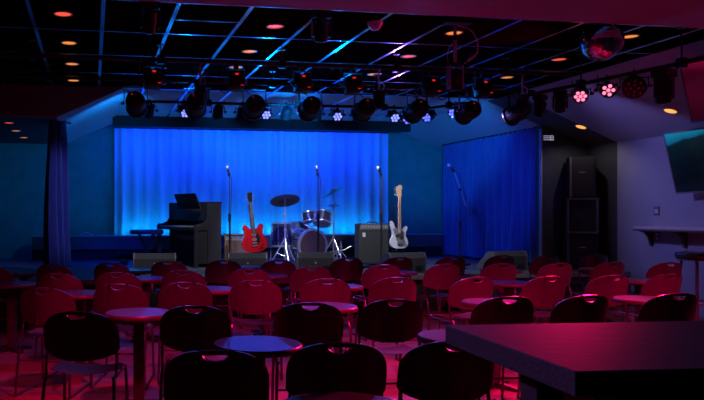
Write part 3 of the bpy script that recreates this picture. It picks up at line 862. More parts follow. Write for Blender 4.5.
MB().lathe([(RK - .025, .0), (RK - .028, .008)], 36, Mk).build('drum_head', M['kick_head'], t)
for k in range(10):
    a_ = 2 * PI * k / 10 + .15
    MB().box(((RK + .012) * math.cos(a_), (RK + .012) * math.sin(a_), -.12), (.022, .022, .1), Mk).build('lug', M['chrome'], t)
    MB().tube([((RK + .022) * math.cos(a_), (RK + .022) * math.sin(a_), -.12), ((RK + .022) * math.cos(a_), (RK + .022) * math.sin(a_), .02)], .005, 5, Mk).build('tension_rod', M['chrome'], t)
for s in (-1, 1): MB().tube([(s * (RK - .02), .10, .22), (s * (RK + .03), -.10, .012)], .009, 6).build('spur', M['chrome'], t)
MB().tube([(0, .2, 2 * RK + .02), (0, .2, 2 * RK + .09)], .013, 8).build('tom_post', M['chrome'], t)
MB().tube([(-.08, .22, 2 * RK + .10), (0, .2, 2 * RK + .08), (.06, .12, 2 * RK + .08)], .010, 8).build('tom_arm', M['chrome'], t)


def tom(px, depth, py, R, H, tx, tz, label):
    q = at(px, py, depth)
    t_ = thing('rack_tom', label, 'drum', q)
    drum(t_, R, H, Euler((tx, tz, 0)).to_matrix().to_4x4() @ Matrix.Translation((0, 0, -H / 2)), lugs=6)


tom(322.5, 12.1, 218.5, .145, .19, math.radians(-22), math.radians(14), 'larger sparkle rack tom tilted above the bass drum')
tom(308.5, 12.55, 217, .115, .16, math.radians(-16), math.radians(-8), 'smaller sparkle rack tom above the bass drum')
p = base(299, 13.05)
t = thing('snare_drum', 'shallow chrome snare drum on a stand between the toms', 'drum', p)
drum(t, .17, .13, Matrix.Translation((0, 0, .58)), m=M['silver'])
tripod(t, .57, .24, .30, M['chrome'], .2)
p = base(341, 11.4)
t = thing('hi_hat_pedal_stand', 'low chrome pedal stand lying beside the bass drum', 'drum hardware', p)
tripod(t, .42, .22, .26, M['chrome'], .1)
MB().tube([(-.42, -.05, .20), (-.2, -.04, .24), (.05, -.03, .28), (.16, -.03, .34)], .010, 6).build('cross_arm', M['chrome'], t, 40)
MB().box((-.42, -.05, .20), (.09, .05, .035), bev=.01).build('clamp_block', M['chrome'], t)

# small things on the stage
p = base(112, 11.95)
t = thing('power_strip', 'grey power strip lying before the black ledge', 'power strip', p, .1)
MB().box((0, 0, .025), (.26, .07, .05), bev=.008).build('case', M['grey_plastic'], t)
for k in range(4): MB().box((-.09 + .06 * k, 0, .052), (.035, .035, .006)).build('socket', M['black'], t)
t = thing('stomp_box', 'small black effects box with orange knob on the stage', 'effects pedal', base(124.5, 11.9), -.2)
MB().box((0, 0, .04), (.12, .09, .08), bev=.008).build('case', M['black'], t)
MB().lathe([(.02, .08), (.016, .10)], 10).build('knob', M['orange'], t)
q0 = on_y(86, 13.3); q1 = on_y(126, 13.3)
for q, lab in ((q0, 'loose white cable loop on the ledge near the bunched curtain'), (q1, 'loose cable loop on the ledge near the piano bench')):
    pts = spline([(-.11, 0, .006), (-.08, -.02, .03), (0, .02, .055), (.09, -.01, .035), (.12, 0, .006), (.02, .05, .006)], 5, False)
    o = MB().tube(pts, .006, 5).build('cable_loop', M['white_plastic'], None, 60); o.location = (q.x, q.y, .956); tag(o, lab, 'cable', 'cable loops on the ledge')
a, b = on_y(118, 13.17), base(114, 12.05)
o = MB().tube(spline([(a.x, 13.25, .962), (a.x + .02, 13.14, .93), (a.x, 13.12, .75), (b.x + .1, 12.8, .512), (b.x + .02, 12.3, .508), (b.x - .03, 12.12, .52)], 6, False), .006, 5).build('power_cable', M['rubber'], None, 60)
tag(o, 'thin cable running from the ledge down to the power strip', 'cable')

# ------------------------------------------------------------------ wall things on the right
s0 = on_y(631, 9.3)
xw = XR
sz = 1.185
yb0, yb1 = 6.2, 8.9
t = thing('bar_shelf', 'narrow wooden drink shelf on curved brackets along the pale wall', 'shelf', (xw, yb1, sz))
MB().box((-.15, (yb0 - yb1) / 2, -.018), (.30, yb1 - yb0, .036), bev=.005).build('shelf_board', M['shelf'], t)
MB().box((-.288, (yb0 - yb1) / 2, -.045), (.02, yb1 - yb0, .03)).build('front_strip', M['shelf_bracket'], t)
for yy in (-.022, -.60, -1.4, -2.2):
    pr = [(0, -.04), (-.24, -.04), (-.22, -.065), (-.13, -.09), (-.07, -.15), (-.045, -.24), (-.04, -.28), (0, -.28)]
    MB().prism(pr, yy - .02, yy + .02).build('bracket', M['shelf_bracket'], t)
for px, py, lab, nm in ((657, 211, 'small wall switch plate above the drink shelf', 'wall_switch'), (658, 236.5, 'small wall outlet plate under the drink shelf', 'wall_outlet')):
    tt = (px - PX0) / FOC
    dep = XR / (tt * math.cos(TH) + math.sin(TH)); q = at(px, py, dep)
    t = thing(nm, lab, 'wall plate', (XR, q.y, q.z))
    MB().box((-.006, 0, 0), (.012, .10, .13), bev=.003).build('plate', M['grey_plastic'], t)
    for s in (-1, 1):
        if nm == 'wall_switch': MB().box((-.014, s * .018, 0), (.010, .022, .06)).build('rocker', M['white_plastic'], t)
        else: MB().box((-.013, 0, s * .028), (.006, .035, .035)).build('socket', M['white_plastic'], t)
# bar stool
p = at(697, 252, 8.6)
t = thing('bar_stool', 'round backless bar stool with dark vinyl seat under drink shelf', 'stool', (p.x, p.y, 0))
hs = p.z
MB().lathe([(.20, hs - .085), (.225, hs - .07), (.235, hs - .035), (.225, hs - .008), (.17, hs)], 32).build('seat_cushion', M['vinyl'], t, 50)
MB().lathe([(.215, hs - .10), (.215, hs - .083)], 32).build('seat_ring', M['brass'], t, 40)
for k in range(4):
    a_ = PI / 4 + PI / 2 * k
    MB().tube([(.16 * math.cos(a_), .16 * math.sin(a_), hs - .095), (.23 * math.cos(a_), .23 * math.sin(a_), 0.0)], .018, 8).build('leg', M['brass'], t, 40)
MB().tube([(.21 * math.cos(2 * PI * k / 24), .21 * math.sin(2 * PI * k / 24), .28) for k in range(25)], .010, 6).build('foot_ring', M['brass'], t, 40)


def painted_reflection_mat(name, stops, noise, gain, slant):  # emissive ramp that paints a reflection onto screen glass
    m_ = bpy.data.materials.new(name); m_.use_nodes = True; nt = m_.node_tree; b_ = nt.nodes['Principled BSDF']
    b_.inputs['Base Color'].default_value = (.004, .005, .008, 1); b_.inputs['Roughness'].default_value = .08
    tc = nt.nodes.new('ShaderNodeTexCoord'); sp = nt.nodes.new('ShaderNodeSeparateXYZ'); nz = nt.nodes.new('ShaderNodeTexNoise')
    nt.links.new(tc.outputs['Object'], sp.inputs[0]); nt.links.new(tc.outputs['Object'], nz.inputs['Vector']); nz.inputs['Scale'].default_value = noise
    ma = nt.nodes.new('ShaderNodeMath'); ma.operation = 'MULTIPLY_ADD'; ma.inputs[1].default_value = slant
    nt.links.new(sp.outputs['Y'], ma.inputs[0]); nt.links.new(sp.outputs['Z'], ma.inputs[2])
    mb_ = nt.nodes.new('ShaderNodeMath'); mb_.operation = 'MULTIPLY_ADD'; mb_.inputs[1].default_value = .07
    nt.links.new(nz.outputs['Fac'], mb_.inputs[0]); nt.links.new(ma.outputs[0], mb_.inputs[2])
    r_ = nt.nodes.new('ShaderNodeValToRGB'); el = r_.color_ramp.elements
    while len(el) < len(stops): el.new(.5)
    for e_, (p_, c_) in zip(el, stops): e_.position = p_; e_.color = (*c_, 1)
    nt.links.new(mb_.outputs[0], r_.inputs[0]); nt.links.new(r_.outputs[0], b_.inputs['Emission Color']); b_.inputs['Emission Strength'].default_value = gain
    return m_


M['painted_teal_reflection'] = painted_reflection_mat('painted_teal_reflection', [(.0, (.0006, .001, .003)), (.40, (.0008, .003, .006)), (.66, (.001, .008, .014)), (.69, (.003, .08, .16)), (.80, (.004, .16, .30))], 5.0, 1.0, .14)  # cyan reflection of the stage backdrop, painted as glow
M['painted_red_reflection'] = painted_reflection_mat('painted_red_reflection', [(.0, (.012, .0, .004)), (.35, (.04, .001, .008)), (.55, (.03, .0, .006)), (.66, (.11, .002, .02))], 9.0, 1.0, -.15)  # reflection of the red-lit ceiling, painted as glow


def tv(label, top, bot, ln, scr, away, mount_z):
    """screen parallel to the right wall, leaning forward at the top; top and bot are the far corners"""
    t_ = thing('wall_television', label, 'television', (bot[0], bot[1], bot[2]), 0)
    v = Vector((top[0] - bot[0], 0, top[2] - bot[2])); H_ = v.length; a_ = math.atan2(v.x, v.z)
    Mx = Matrix.Rotation(a_, 4, 'Y')
    MB().box((.03, -ln / 2, H_ / 2), (.05, ln, H_), Mx, bev=.006).build('casing', M['bezel'], t_)
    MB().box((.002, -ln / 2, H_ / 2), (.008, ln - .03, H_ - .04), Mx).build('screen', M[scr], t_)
    bz = MB()
    for s_ in (-1, 1):
        MB().box((0, -ln / 2 + s_ * (ln / 2 - .008), H_ / 2), (.02, .016, H_), Mx).build('bezel_bar', M['grey_plastic'], t_)
        MB().box((0, -ln / 2, H_ / 2 + s_ * (H_ / 2 - .01)), (.02, ln - .03, .02), Mx).build('bezel_bar', M['grey_plastic'], t_)
    c_ = Mx @ Vector((.06, -ln / 2, H_ * .55))
    MB().tube([c_, Vector((away[0], c_.y, away[1]))], .025, 8).build('mount_arm', M['black'], t_)
    MB().box((away[0], c_.y, away[1]), away[2] if len(away) > 2 else (.03, .3, .3)).build('mount_plate', M['black'], t_)
    return t_


tv('wide flat television leaning out from the pale wall above the shelf', (7.50, 8.23, 2.44), (7.70, 8.23, 1.637), 1.42, 'painted_teal_reflection', (7.905 - 7.70, .45), 0)
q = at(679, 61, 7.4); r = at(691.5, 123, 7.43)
tv('flat television hung from the sloping ceiling, with painted red reflection', (q.x, q.y, q.z), (r.x, q.y, r.z), 1.2, 'painted_red_reflection', (.25, .78, (.3, .3, .05)), 0)

# small sign on the black return wall
q = on_y(548, YP, 138)
t = thing('wall_sign', 'small black sign with white lettering by the blue curtain', 'sign', (q.x, YP - .012, q.z))
MB().box((0, 0, 0), (.225, .02, .13)).build('panel', M['black'], t)
for k, (zz, ww) in enumerate(((.030, .105), (.0, .105), (-.030, .105))):
    x = -.095
    rnd = random.Random(k + 3)
    while x < -.095 + ww:
        lw = rnd.choice((.010, .014, .018))
        MB().box((x + lw / 2, -.012, zz), (lw, .004, .017)).build('letter', M['sign_white'], t); x += lw + .004
pts = [(.02, -.042), (.085, -.042), (.085, .025), (.07, .042), (.02, .042)]
MB().prism(pts, -.014, -.010).build('symbol', M['sign_white'], t)
for z in (.015, -.012): MB().box((.052, -.015, z), (.035, .004, .010)).build('symbol_bar', M['black'], t)

# ------------------------------------------------------------------ lighting rig
RZ = R_(1.62)
Y1, Y2, Y3 = 7.36, 8.5, 9.75


def pipe(label, a_, b_, r=.025, ph=.5):
    a_, b_ = Vector(a_), Vector(b_)
    t_ = thing('lighting_pipe', label, 'pipe', a_)
    d_ = b_ - a_
    MB().tube([(0, 0, 0), d_], r, 10).build('tube', M['fixture'], t_, 40)
    n = max(2, int(d_.length / 1.3))
    for k in range(n):
        q_ = d_ * ((k + ph) / n)
        pw = a_ + q_
        zc = ZC if pw.x < XF else ZC - (pw.x - XF) * (ZC - ZW) / (XR - XF)
        MB().tube([q_, q_ + Vector((0, 0, zc - pw.z))], .009, 6).build('hanger_rod', M['fixture'], t_)
        MB().lathe([(.04, 0), (.04, .012)], 10, Matrix.Translation(q_ + Vector((0, 0, zc - pw.z - .012)))).build('ceiling_flange', M['fixture'], t_)
        MB().box(q_, (.07, .07, .09)).build('pipe_clamp', M['fixture'], t_)


pipe('long black lighting pipe carrying the box-shaped lamps', (-2.4, Y1, RZ), (5.5, Y1, RZ), ph=.36)
pipe('long black lighting pipe carrying the round spotlights', (-2.4, Y2, RZ), (5.8, Y2, RZ), ph=.38)
pipe('black lighting pipe above the stage front carrying small blue lamps', (.6, Y3, R_(1.56)), (4.52, Y3, R_(1.56)), .02, ph=.78)
PA, PB_ = at(524, 96, 1.45 * 700 / 118.5), at(716, 54.5, 1.45 * 700 / 159)
PB_.z = PA.z
pipe('black lighting pipe running lengthwise along the sloping ceiling', PA, PB_, .022, ph=.72)


def hook(t_, drop_):
    MB().tube([(0, .036 * math.cos(a_), .036 * math.sin(a_)) for a_ in [PI * k / 10 * 1.5 - PI * .5 for k in range(11)]], .008, 5).build('pipe_hook', M['fixture'], t_)
    MB().box((0, 0, -.052), (.05, .06, .045), bev=.006).build('pipe_clamp', M['fixture'], t_)
    MB().tube([(0, 0, -.06), (0, 0, -drop_)], .010, 6).build('clamp_bolt', M['dark_steel'], t_)


def yoke(t_, w_, z0, z1, m=None):
    y_ = MB()
    y_.box((0, 0, z0), (2 * w_, .035, .008))
    for s_ in (-1, 1): y_.box((s_ * w_, 0, (z0 + z1) / 2), (.008, .035, z0 - z1 + .03))
    o_ = y_.build('yoke', m or M['fixture'], t_)
    for s_ in (-1, 1): MB().lathe([(.022, 0), (.018, .03)], 10, align((s_, 0, 0), (s_ * (w_ + .003), 0, z1))).build('yoke_knob', M['dark_steel'], t_)


def cable(t_, pts): MB().tube(spline(pts, 5, False), .006, 5).build('cable', M['rubber'], t_, 60)


def par_can():
    t_ = thing('round_spotlight', 'x', 'stage light', group='round spotlights on the pipe')
    hook(t_, .08); zc = -.285
    yoke(t_, .142, -.085, zc)
    d_ = Vector((0, math.cos(.22), -math.sin(.22))); Mx = align(d_, (0, 0, zc))
    MB().lathe([(.05, -.155), (.085, -.145), (.112, -.11), (.120, -.06), (.120, .10), (.126, .115)], 24, Mx).build('housing', M['fixture'], t_, 40)
    MB().lathe([(.126, .112), (.138, .115), (.138, .14), (.115, .14)], 24, Mx, cap=False).build('gel_frame', M['fixture'], t_, 40)
    MB().lathe([(.116, .105), (.06, .125)], 24, Mx).build('lens', M['lens'], t_, 60)
    MB().lathe([(.035, -.17), (.045, -.15)], 12, Mx).build('rear_cap', M['dark_steel'], t_)
    for k in range(5):
        MB().box((0, 0, 0), (.16, .006, .05), Mx @ Matrix.Translation((0, -.06 + .03 * k, -.135))).build('vent_fin', M['fixture'], t_)
    MB().lathe([(.008, 0), (.008, .004)], 8, Mx @ Matrix.Translation((.03, .05, -.165)) @ Matrix.Rotation(PI, 4, 'X')).build('indicator', M['display_red'], t_)
    e = Mx @ Vector((0, 0, -.165))
    cable(t_, [e, e + Vector((-.03, -.10, .02)), (-.10, -.08, -.12), (-.08, -.055, -.02), (-.12, -.045, .02), (-.13, 0, .042)])
    return t_


def led_box():
    t_ = thing('box_stage_light', 'x', 'stage light', group='box-shaped lamps on the pipe')
    hook(t_, .07); zc = -.205
    yoke(t_, .097, -.075, zc)
    Mx = Matrix.Translation((0, 0, zc)) @ Matrix.Rotation(-.25, 4, 'X')
    MB().box((0, 0, 0), (.172, .14, .172), Mx, bev=.02).build('housing', M['fixture'], t_, 40)
    for k in range(4): MB().box((0, -.078, -.065 + .024 * k), (.13, .012, .008), Mx).build('vent_fin', M['fixture'], t_)
    MB().box((0, -.073, .055), (.035, .006, .018), Mx).build('display', M['display_red'], t_)
    MB().box((.05, -.073, -.07), (.03, .006, .012), Mx).build('display', M['display_red'], t_)
    MB().box((0, .078, 0), (.17, .01, .165), Mx).build('lens_panel', M['lens'], t_)
    cable(t_, [(-.05, -.08, zc + .02), (-.10, -.10, zc - .06), (-.16, -.06, zc + .02), (-.14, -.06, -.03), (-.12, -.045, .02), (-.11, 0, .042)])
    return t_


def led_par(tilt, lit, R=.075, zc=-.19, n=7):
    t_ = thing('led_stage_light', 'x', 'stage light')
    hook(t_, .06)
    yoke(t_, R + .018, -.065, zc)
    d_ = Vector((0, math.cos(tilt), -math.sin(tilt))); Mx = align(d_, (0, 0, zc))
    MB().lathe([(R * .45, -.10), (R * .8, -.09), (R, -.03), (R, .055), (R * 1.06, .06), (R * 1.06, .07), (R * .95, .07), (R * .95, .05)], 20, Mx).build('housing', M['fixture'], t_, 40)
    for k in range(n):
        a_ = 2 * PI * k / max(1, n - 1); rr = 0 if k == n - 1 else R * .62
        MB().lathe([(R * .26, .056), (R * .22, .068), (R * .1, .074)], 10, Mx @ Matrix.Translation((rr * math.cos(a_), rr * math.sin(a_), 0))).build('led_lens', lit, t_, 50)
    e = Mx @ Vector((0, 0, -.1))
    cable(t_, [e, e + Vector((.02, -.05, .06)), (.06, -.055, -.06), (.08, -.048, .01), (.09, 0, .042)])
    return t_, Mx


def moving_head(label, loc, rz, tilt, sc=1.0, red=False, drop=False):
    t_ = thing('moving_head_light', label, 'stage light', loc, rz)
    s_ = sc
    MB().box((0, 0, -.04 * s_), (.17 * s_, .13 * s_, .07 * s_), bev=.01).build('base', M['fixture'], t_)
    MB().lathe([(.05 * s_, -.09 * s_), (.05 * s_, -.07 * s_)], 14).build('swivel', M['fixture'], t_)
    for q_ in (-1, 1): MB().box((q_ * .082 * s_, 0, -.165 * s_), (.022 * s_, .07 * s_, .17 * s_), bev=.006).build('yoke_arm', M['fixture'], t_)
    MB().box((0, 0, -.095 * s_), (.185 * s_, .07 * s_, .02 * s_)).build('yoke_bridge', M['fixture'], t_)
    d_ = Vector((0, math.cos(tilt), -math.sin(tilt))); Mx = align(d_, (0, 0, -.19 * s_))
    MB().lathe([(.03 * s_, -.10 * s_), (.06 * s_, -.09 * s_), (.068 * s_, 0), (.06 * s_, .09 * s_), (.062 * s_, .10 * s_)], 18, Mx).build('head', M['fixture'], t_, 40)
    MB().lathe([(.052 * s_, .098 * s_), (.03 * s_, .112 * s_)], 18, Mx).build('lens', M['lens'], t_, 50)
    if drop:
        MB().tube([(0, 0, -.01), (0, 0, ZC - loc[2])], .013, 8).build('drop_rod', M['silver'], t_, 40)
        MB().tube(spline([(.02, -.02, -.02), (.06, -.02, .06), (-.03, -.02, .14), (.03, 0, ZC - loc[2])], 5, False), .007, 5).build('cable', M['dome'], t_, 60)
    if red: MB().box((0, -.066 * s_, -.035 * s_), (.03 * s_, .004, .014 * s_)).build('display', M['display_red'], t_)
    return t_


pc = par_can(); first = True
PARS = [(136, 103), (196, 101), (255, 104), (311, 106), (366, 107), (418, 108), (470, 107), (519, 106)]
for i, (px, py) in enumerate(PARS):
    q = on_y(px, Y2 - .03)
    o = pc if first else copy_tree(pc); first = False
    o.location = (q.x, Y2, RZ); o.rotation_euler.z = -math.atan2(3.1 - q.x, 9) * .6
    o['label'] = 'round black spotlight, %s from the pale wall on its pipe' % ORD[len(PARS) - 1 - i]
lb = led_box(); first = True
BOXES = [153, 236, 302, 353, 431, 483]
for i, px in enumerate(BOXES):
    q = on_y(px, Y1)
    o = lb if first else copy_tree(lb); first = False
    o.location = (q.x, Y1, RZ); o.rotation_euler.z = random.uniform(-.15, .15)
    o['label'] = 'box-shaped black stage light, %s from the pale wall on its pipe' % ORD[len(BOXES) - 1 - i]
lp_added, _m = led_par(.85, M['lens'], zc=-.125); lp_added.location = (2.1, Y3, R_(1.56))  # added lamp, copied below to carry the light on the instruments
tag(lp_added, 'small unlit added lamp on the stage-front pipe before the pelmet', 'stage light')
# small blue lamps over the stage front, facing the audience
lp, Mlp = led_par(.6, M['led_white'], zc=-.125); first = True
SMALL = [(184, 110), (265, 113), (337, 111), (394, 115)]
for i, (px, py) in enumerate(SMALL):
    q = on_y(px, Y3)
    o = lp if first else copy_tree(lp); first = False
    o.location = (q.x, Y3, R_(1.56)); o.rotation_euler.z = PI + random.uniform(-.3, .3)
    tag(o, 'small pale blue stage lamp, %s from the pale wall above the stage front' % ORD[len(SMALL) - 1 - i], 'stage light', 'small blue lamps above the stage front')
# three blue lamps turned towards the side, on a short drop pipe
DA, DB = at(402, 107, 10.5), at(466, 95, 9.6)
DA.z = DB.z = R_(1.52)
pipe('short black lighting pipe near the ceiling fold above the blue curtain', DA, DB, .018)
lp2, _ = led_par(.45, M['led_blue'], R=.08, zc=-.11); first = True
for i, (f, rz) in enumerate(((.12, 2.3), (.44, 2.0), (.85, 1.9))):
    q = DA.lerp(DB, f)
    o = lp2 if first else copy_tree(lp2); first = False
    o.location = q; o.rotation_euler.z = rz
    tag(o, 'deep blue lit stage lamp, %s from the pale wall on the short pipe' % ORD[2 - i], 'stage light', 'blue lamps on the short pipe')

# lamps along the lengthwise pipe
SP = lambda f: PA.lerp(PB_, f)


def on_side(px):
    lo, hi = 0.0, 1.0
    for _ in range(40):
        m_ = (lo + hi) / 2; q_ = SP(m_)
        dep = q_.x * math.sin(TH) + q_.y * math.cos(TH); xx = PX0 + FOC * (q_.x * math.cos(TH) - q_.y * math.sin(TH)) / dep
        if xx < px: lo = m_
        else: hi = m_
    return SP(lo)


moving_head('black moving head lamp at the stage end of the lengthwise pipe', on_side(540) - Vector((0, 0, .022)), .5, 1.2, .9)
moving_head('black moving head lamp beside the oval pink-lit lamp', on_side(560) - Vector((0, 0, .022)), -.6, 1.3, .85)
lpk, Mpk = led_par(.55, M['led_pink'], R=.075, zc=-.115, n=7)
q = on_side(581); lpk.location = q; lpk.rotation_euler.z = PI - .75
tag(lpk, 'pink-lit stage lamp turned sideways on the lengthwise pipe', 'stage light')
lpk2, _ = led_par(.25, M['led_pink'], R=.075, zc=-.12, n=6)
q2 = on_side(607); lpk2.location = q2; lpk2.rotation_euler.z = PI - .45
tag(lpk2, 'pink-lit stage lamp facing the audience on the lengthwise pipe', 'stage light')
t = thing('wide_stage_light', 'wide unlit stage lamp with many small lenses on lengthwise pipe', 'stage light', on_side(634), PI - .6)
hook(t, .05); yoke(t, .125, -.055, -.14)
Mx = align((0, math.cos(.5), -math.sin(.5)), (0, 0, -.14))
MB().lathe([(.06, -.10), (.10, -.08), (.112, 0), (.112, .05), (.10, .055)], 22, Mx).build('housing', M['fixture'], t, 40)
for k in range(12):
    a_ = 2 * PI * k / 8; rr = .075 if k < 8 else .035
    if k >= 8: a_ = 2 * PI * k / 4
    MB().lathe([(.013, .054), (.008, .062)], 8, Mx @ Matrix.Translation((rr * math.cos(a_), rr * math.sin(a_), 0))).build('led_lens', M['silver'], t)
moving_head('black moving head lamp on lengthwise pipe beside the hung television', on_side(664) - Vector((0, 0, .022)), .3, 1.45, 1.15)


def sag_cable(label, ends, gaps, off):
    pts = []
    for f0, f1, dip in gaps:
        for f, dz in ((f0, 0.0), ((f0 + f1) / 2, -dip), (f1, 0.0)):
            q_ = Vector(ends[0]).lerp(Vector(ends[1]), f); pts.append(q_ + Vector(off) + Vector((0, 0, dz)))
    o_ = MB().tube(spline(pts, 5, False), .007, 5).build('lamp_cable', M['rubber'], None, 60)
    tag(o_, label, 'cable')


def gaps_for(xs_, x0, x1, m_):
    e = sorted(xs_); out = []
    for a_, b_ in zip(e, e[1:]):
        if b_ - a_ > 2.4 * m_: out.append(((a_ + m_ - x0) / (x1 - x0), (b_ - m_ - x0) / (x1 - x0), random.uniform(.08, .16)))
    return out


sag_cable('black cable sagging along the pipe of the box-shaped lamps', ((-2.4, Y1, RZ), (5.5, Y1, RZ)), gaps_for([on_y(b_, Y1).x for b_ in BOXES], -2.4, 5.5, .15), (0, .055, .02))
sag_cable('black cable sagging along the pipe of the round spotlights', ((-2.4, Y2, RZ), (5.8, Y2, RZ)), gaps_for([on_y(b_[0], Y2).x for b_ in PARS], -2.4, 5.8, .17), (0, .055, .02))
sag_cable('sagging black cable looped along the lengthwise lighting pipe', (PA, PB_), [(.18, .30, .10), (.70, .80, .12)], (.14, 0, .02))

# ceiling-mounted pieces in the audience
q = at(321.5, 12, 1.77 * 700 / 201.5)
moving_head('moving head lamp on the audience ceiling behind the plaster beam', (q.x, q.y, ZC - .002), 0, 1.35, .92)
q = at(150, 2, 1.77 * 700 / 211)
moving_head('moving head lamp on the ceiling near the first downlight row', (q.x, q.y, ZC - .002), .2, 1.2, .9)
q = at(377, 79, 1.62 * 700 / 131)
moving_head('small moving head lamp on a drop rod among the round spotlights', on_y(379, Y2 - .42) + Vector((0, 0, R_(1.50) - CAM_H)), .2, 1.3, .75, drop=True)
moving_head('moving head lamp on a drop rod before the seventh round spotlight', on_y(200.5, Y2 - .42) + Vector((0, 0, R_(1.50) - CAM_H)), -.2, 1.2, .8, drop=True)
moving_head('moving head lamp on a drop rod before the first round spotlight', on_y(522.5, Y2 - .42) + Vector((0, 0, R_(1.50) - CAM_H)), .2, 1.2, .8, drop=True)
# effect lamp on a drop pole
q = at(455, 19, 1.78 * 700 / 194.5)
t = thing('drop_pole_light', 'black effect lamp on a drop pole with looped red-lit cable', 'stage light', (q.x, q.y, ZC))
MB().box((.02, 0, -.025), (.25, .12, .045), bev=.006).build('ceiling_bracket', M['fixture'], t)
MB().tube([(0, 0, -.05), (0, 0, -.40)], .016, 8).build('drop_pole', M['silver'], t, 40)
MB().lathe([(.026, -.20), (.026, -.16)], 10).build('pole_collar', M['fixture'], t)
MB().box((0, 0, -.42), (.15, .06, .03)).build('yoke_bridge', M['fixture'], t)
for s in (-1, 1): MB().box((s * .062, 0, -.53), (.022, .06, .22), bev=.004).build('yoke_arm', M['silver'], t)
MB().box((.005, 0, -.56), (.095, .11, .19), bev=.02).build('head', M['fixture'], t, 40)
MB().lathe([(.035, 0), (.03, .015)], 14, align((0, -1, 0), (.005, -.055, -.56))).build('lens', M['lens'], t)
for pts in ([(.03, 0, -.06), (.16, 0, -.10), (.225, 0, -.22), (.20, 0, -.33), (.10, 0, -.40), (.03, 0, -.44)], [(-.02, 0, -.22), (-.07, 0, -.30), (-.06, 0, -.42), (0, 0, -.46)]):
    MB().tube(spline(pts, 5, False), .005, 5).build('cable', M['dome'], t, 60)
MB().tube([(.13, 0, -.375), (.20, 0, -.33)], .014, 6).build('cable_plug', M['dome'], t)
# smoke-detector dome
q = at(375, 22, 1.78 * 700 / 191.5)
t = thing('ceiling_dome', 'pale domed detector on the audience ceiling, lit red', 'detector', (q.x, q.y, ZC))
MB().lathe([(.072, -.02), (.072, -.004)], 24).build('dome_base', M['dome'], t, 40)
MB().lathe([(.012, -.078), (.035, -.072), (.055, -.052), (.066, -.02)], 24).build('dome_cover', M['dome'], t, 60)
# disco ball
q = at(601.7, 41, 6.1)
RB = .172
t = thing('mirror_ball', 'mirror-tiled disco ball hanging from the ceiling', 'mirror ball', q)
MB().lathe([(RB * .97 * math.sin(PI * k / 16), -RB * .97 * math.cos(PI * k / 16)) for k in range(17)], 32, cap=False).build('core', M['ball_core'], t, 60)
mb = MB(); nr = 26
for k in range(1, nr):
    th = PI * k / nr; n = max(6, int(2 * PI * RB * math.sin(th) / (PI * RB / nr)))
    for i in range(n):
        ph = 2 * PI * (i + .5) / n
        nv = Vector((math.sin(th) * math.cos(ph), math.sin(th) * math.sin(ph), math.cos(th)))
        jt = Vector((random.gauss(0, .012), random.gauss(0, .012), random.gauss(0, .012)))
        nn = (nv + jt).normalized(); e1 = Vector((-math.sin(ph), math.cos(ph), 0)); e1 = (e1 - nn * e1.dot(nn)).normalized(); e2 = nn.cross(e1)
        hs_ = PI * RB / nr * .47
        cpt = nv * RB
        mb.add([cpt + e1 * hs_ + e2 * hs_, cpt - e1 * hs_ + e2 * hs_, cpt - e1 * hs_ - e2 * hs_, cpt + e1 * hs_ - e2 * hs_], [(0, 1, 2, 3)])
o = mb.build('mirror_tiles', M['mirror'], t); o['kind'] = 'stuff'
MB().lathe([(.03, RB - .005), (.03, RB + .03), (.012, RB + .045)], 12).build('collar', M['chrome'], t, 40)
zc = ZC if q.x < XF else ZC - (q.x - XF) * (ZC - ZW) / (XR - XF)
MB().tube([(0, 0, RB + .03), (0, 0, zc - q.z)], .006, 6).build('hanging_rod', M['dark_steel'], t)

# ------------------------------------------------------------------ recessed downlights


def downlight(px, py, kind, zpl, label, tilt=0.0, R=.085):
    q_ = at(px, py, (zpl - CAM_H) * FOC / (HY - py)) if not callable(zpl) else zpl(px, py)
    t_ = thing('recessed_downlight', label, 'downlight', q_, 0, 'recessed ceiling downlights')
    t_.rotation_euler = (0, tilt, 0)
    MB().lathe([(R, .001), (R + .004, -.006), (R - .008, -.010), (R - .018, .0)], 24, cap=False).build('trim_ring', M['trim_ring'], t_, 40)
    MB().lathe([(R - .014, -.004), (R - .03, -.002)], 24).build('glowing_disc', kind, t_)


zt = ZC + .006
for i, (x, y_) in enumerate(((63, 13.5), (69, 42.5), (72, 63.5), (73.5, 80))):
    downlight(x, y_, M['can_red' if i == 0 else 'can_amber'], zt, 'round amber downlight, %s of the row leading to the grey fascia' % ORD[i])
for i, (x, y_) in enumerate(((275, 26), (249.5, 51), (236, 67))):
    downlight(x, y_, M['can_red' if i == 0 else 'can_amber'], zt, 'round downlight, %s of the row above the second box-shaped lamp' % ORD[i])
for i, (x, y_) in enumerate(((454, 32.5), (408.5, 56), (374, 74))):
    downlight(x, y_, M['can_amber' if i != 1 else 'can_red'], zt, 'round downlight, %s of the row leading past the drop-pole lamp' % ORD[i])
for i, (x, y_) in enumerate(((630, 36), (559, 59), (507, 77))):
    downlight(x, y_, M['can_amber' if i != 1 else 'can_red'], zt, 'round downlight, %s of the row behind the disco ball' % ORD[i])
for i, (x, y_) in enumerate(((9, 122.5), (16, 130.5), (24, 137.3))):
    downlight(x, y_, M['can_red' if i == 0 else 'can_amber'], ZLOW - .001, 'small downlight, %s of the row in the low wing ceiling' % ORD[i], R=.08)


def on_slope(px, py):
    g = (ZC - ZW) / (XR - XF); t_ = (px - PX0) / FOC; u = (HY - py) / FOC; k = t_ * math.cos(TH) + math.sin(TH)
    dep = (ZC + g * XF - CAM_H) / (u + g * k)
    q_ = at(px, py, dep); q_.z -= .003; return q_


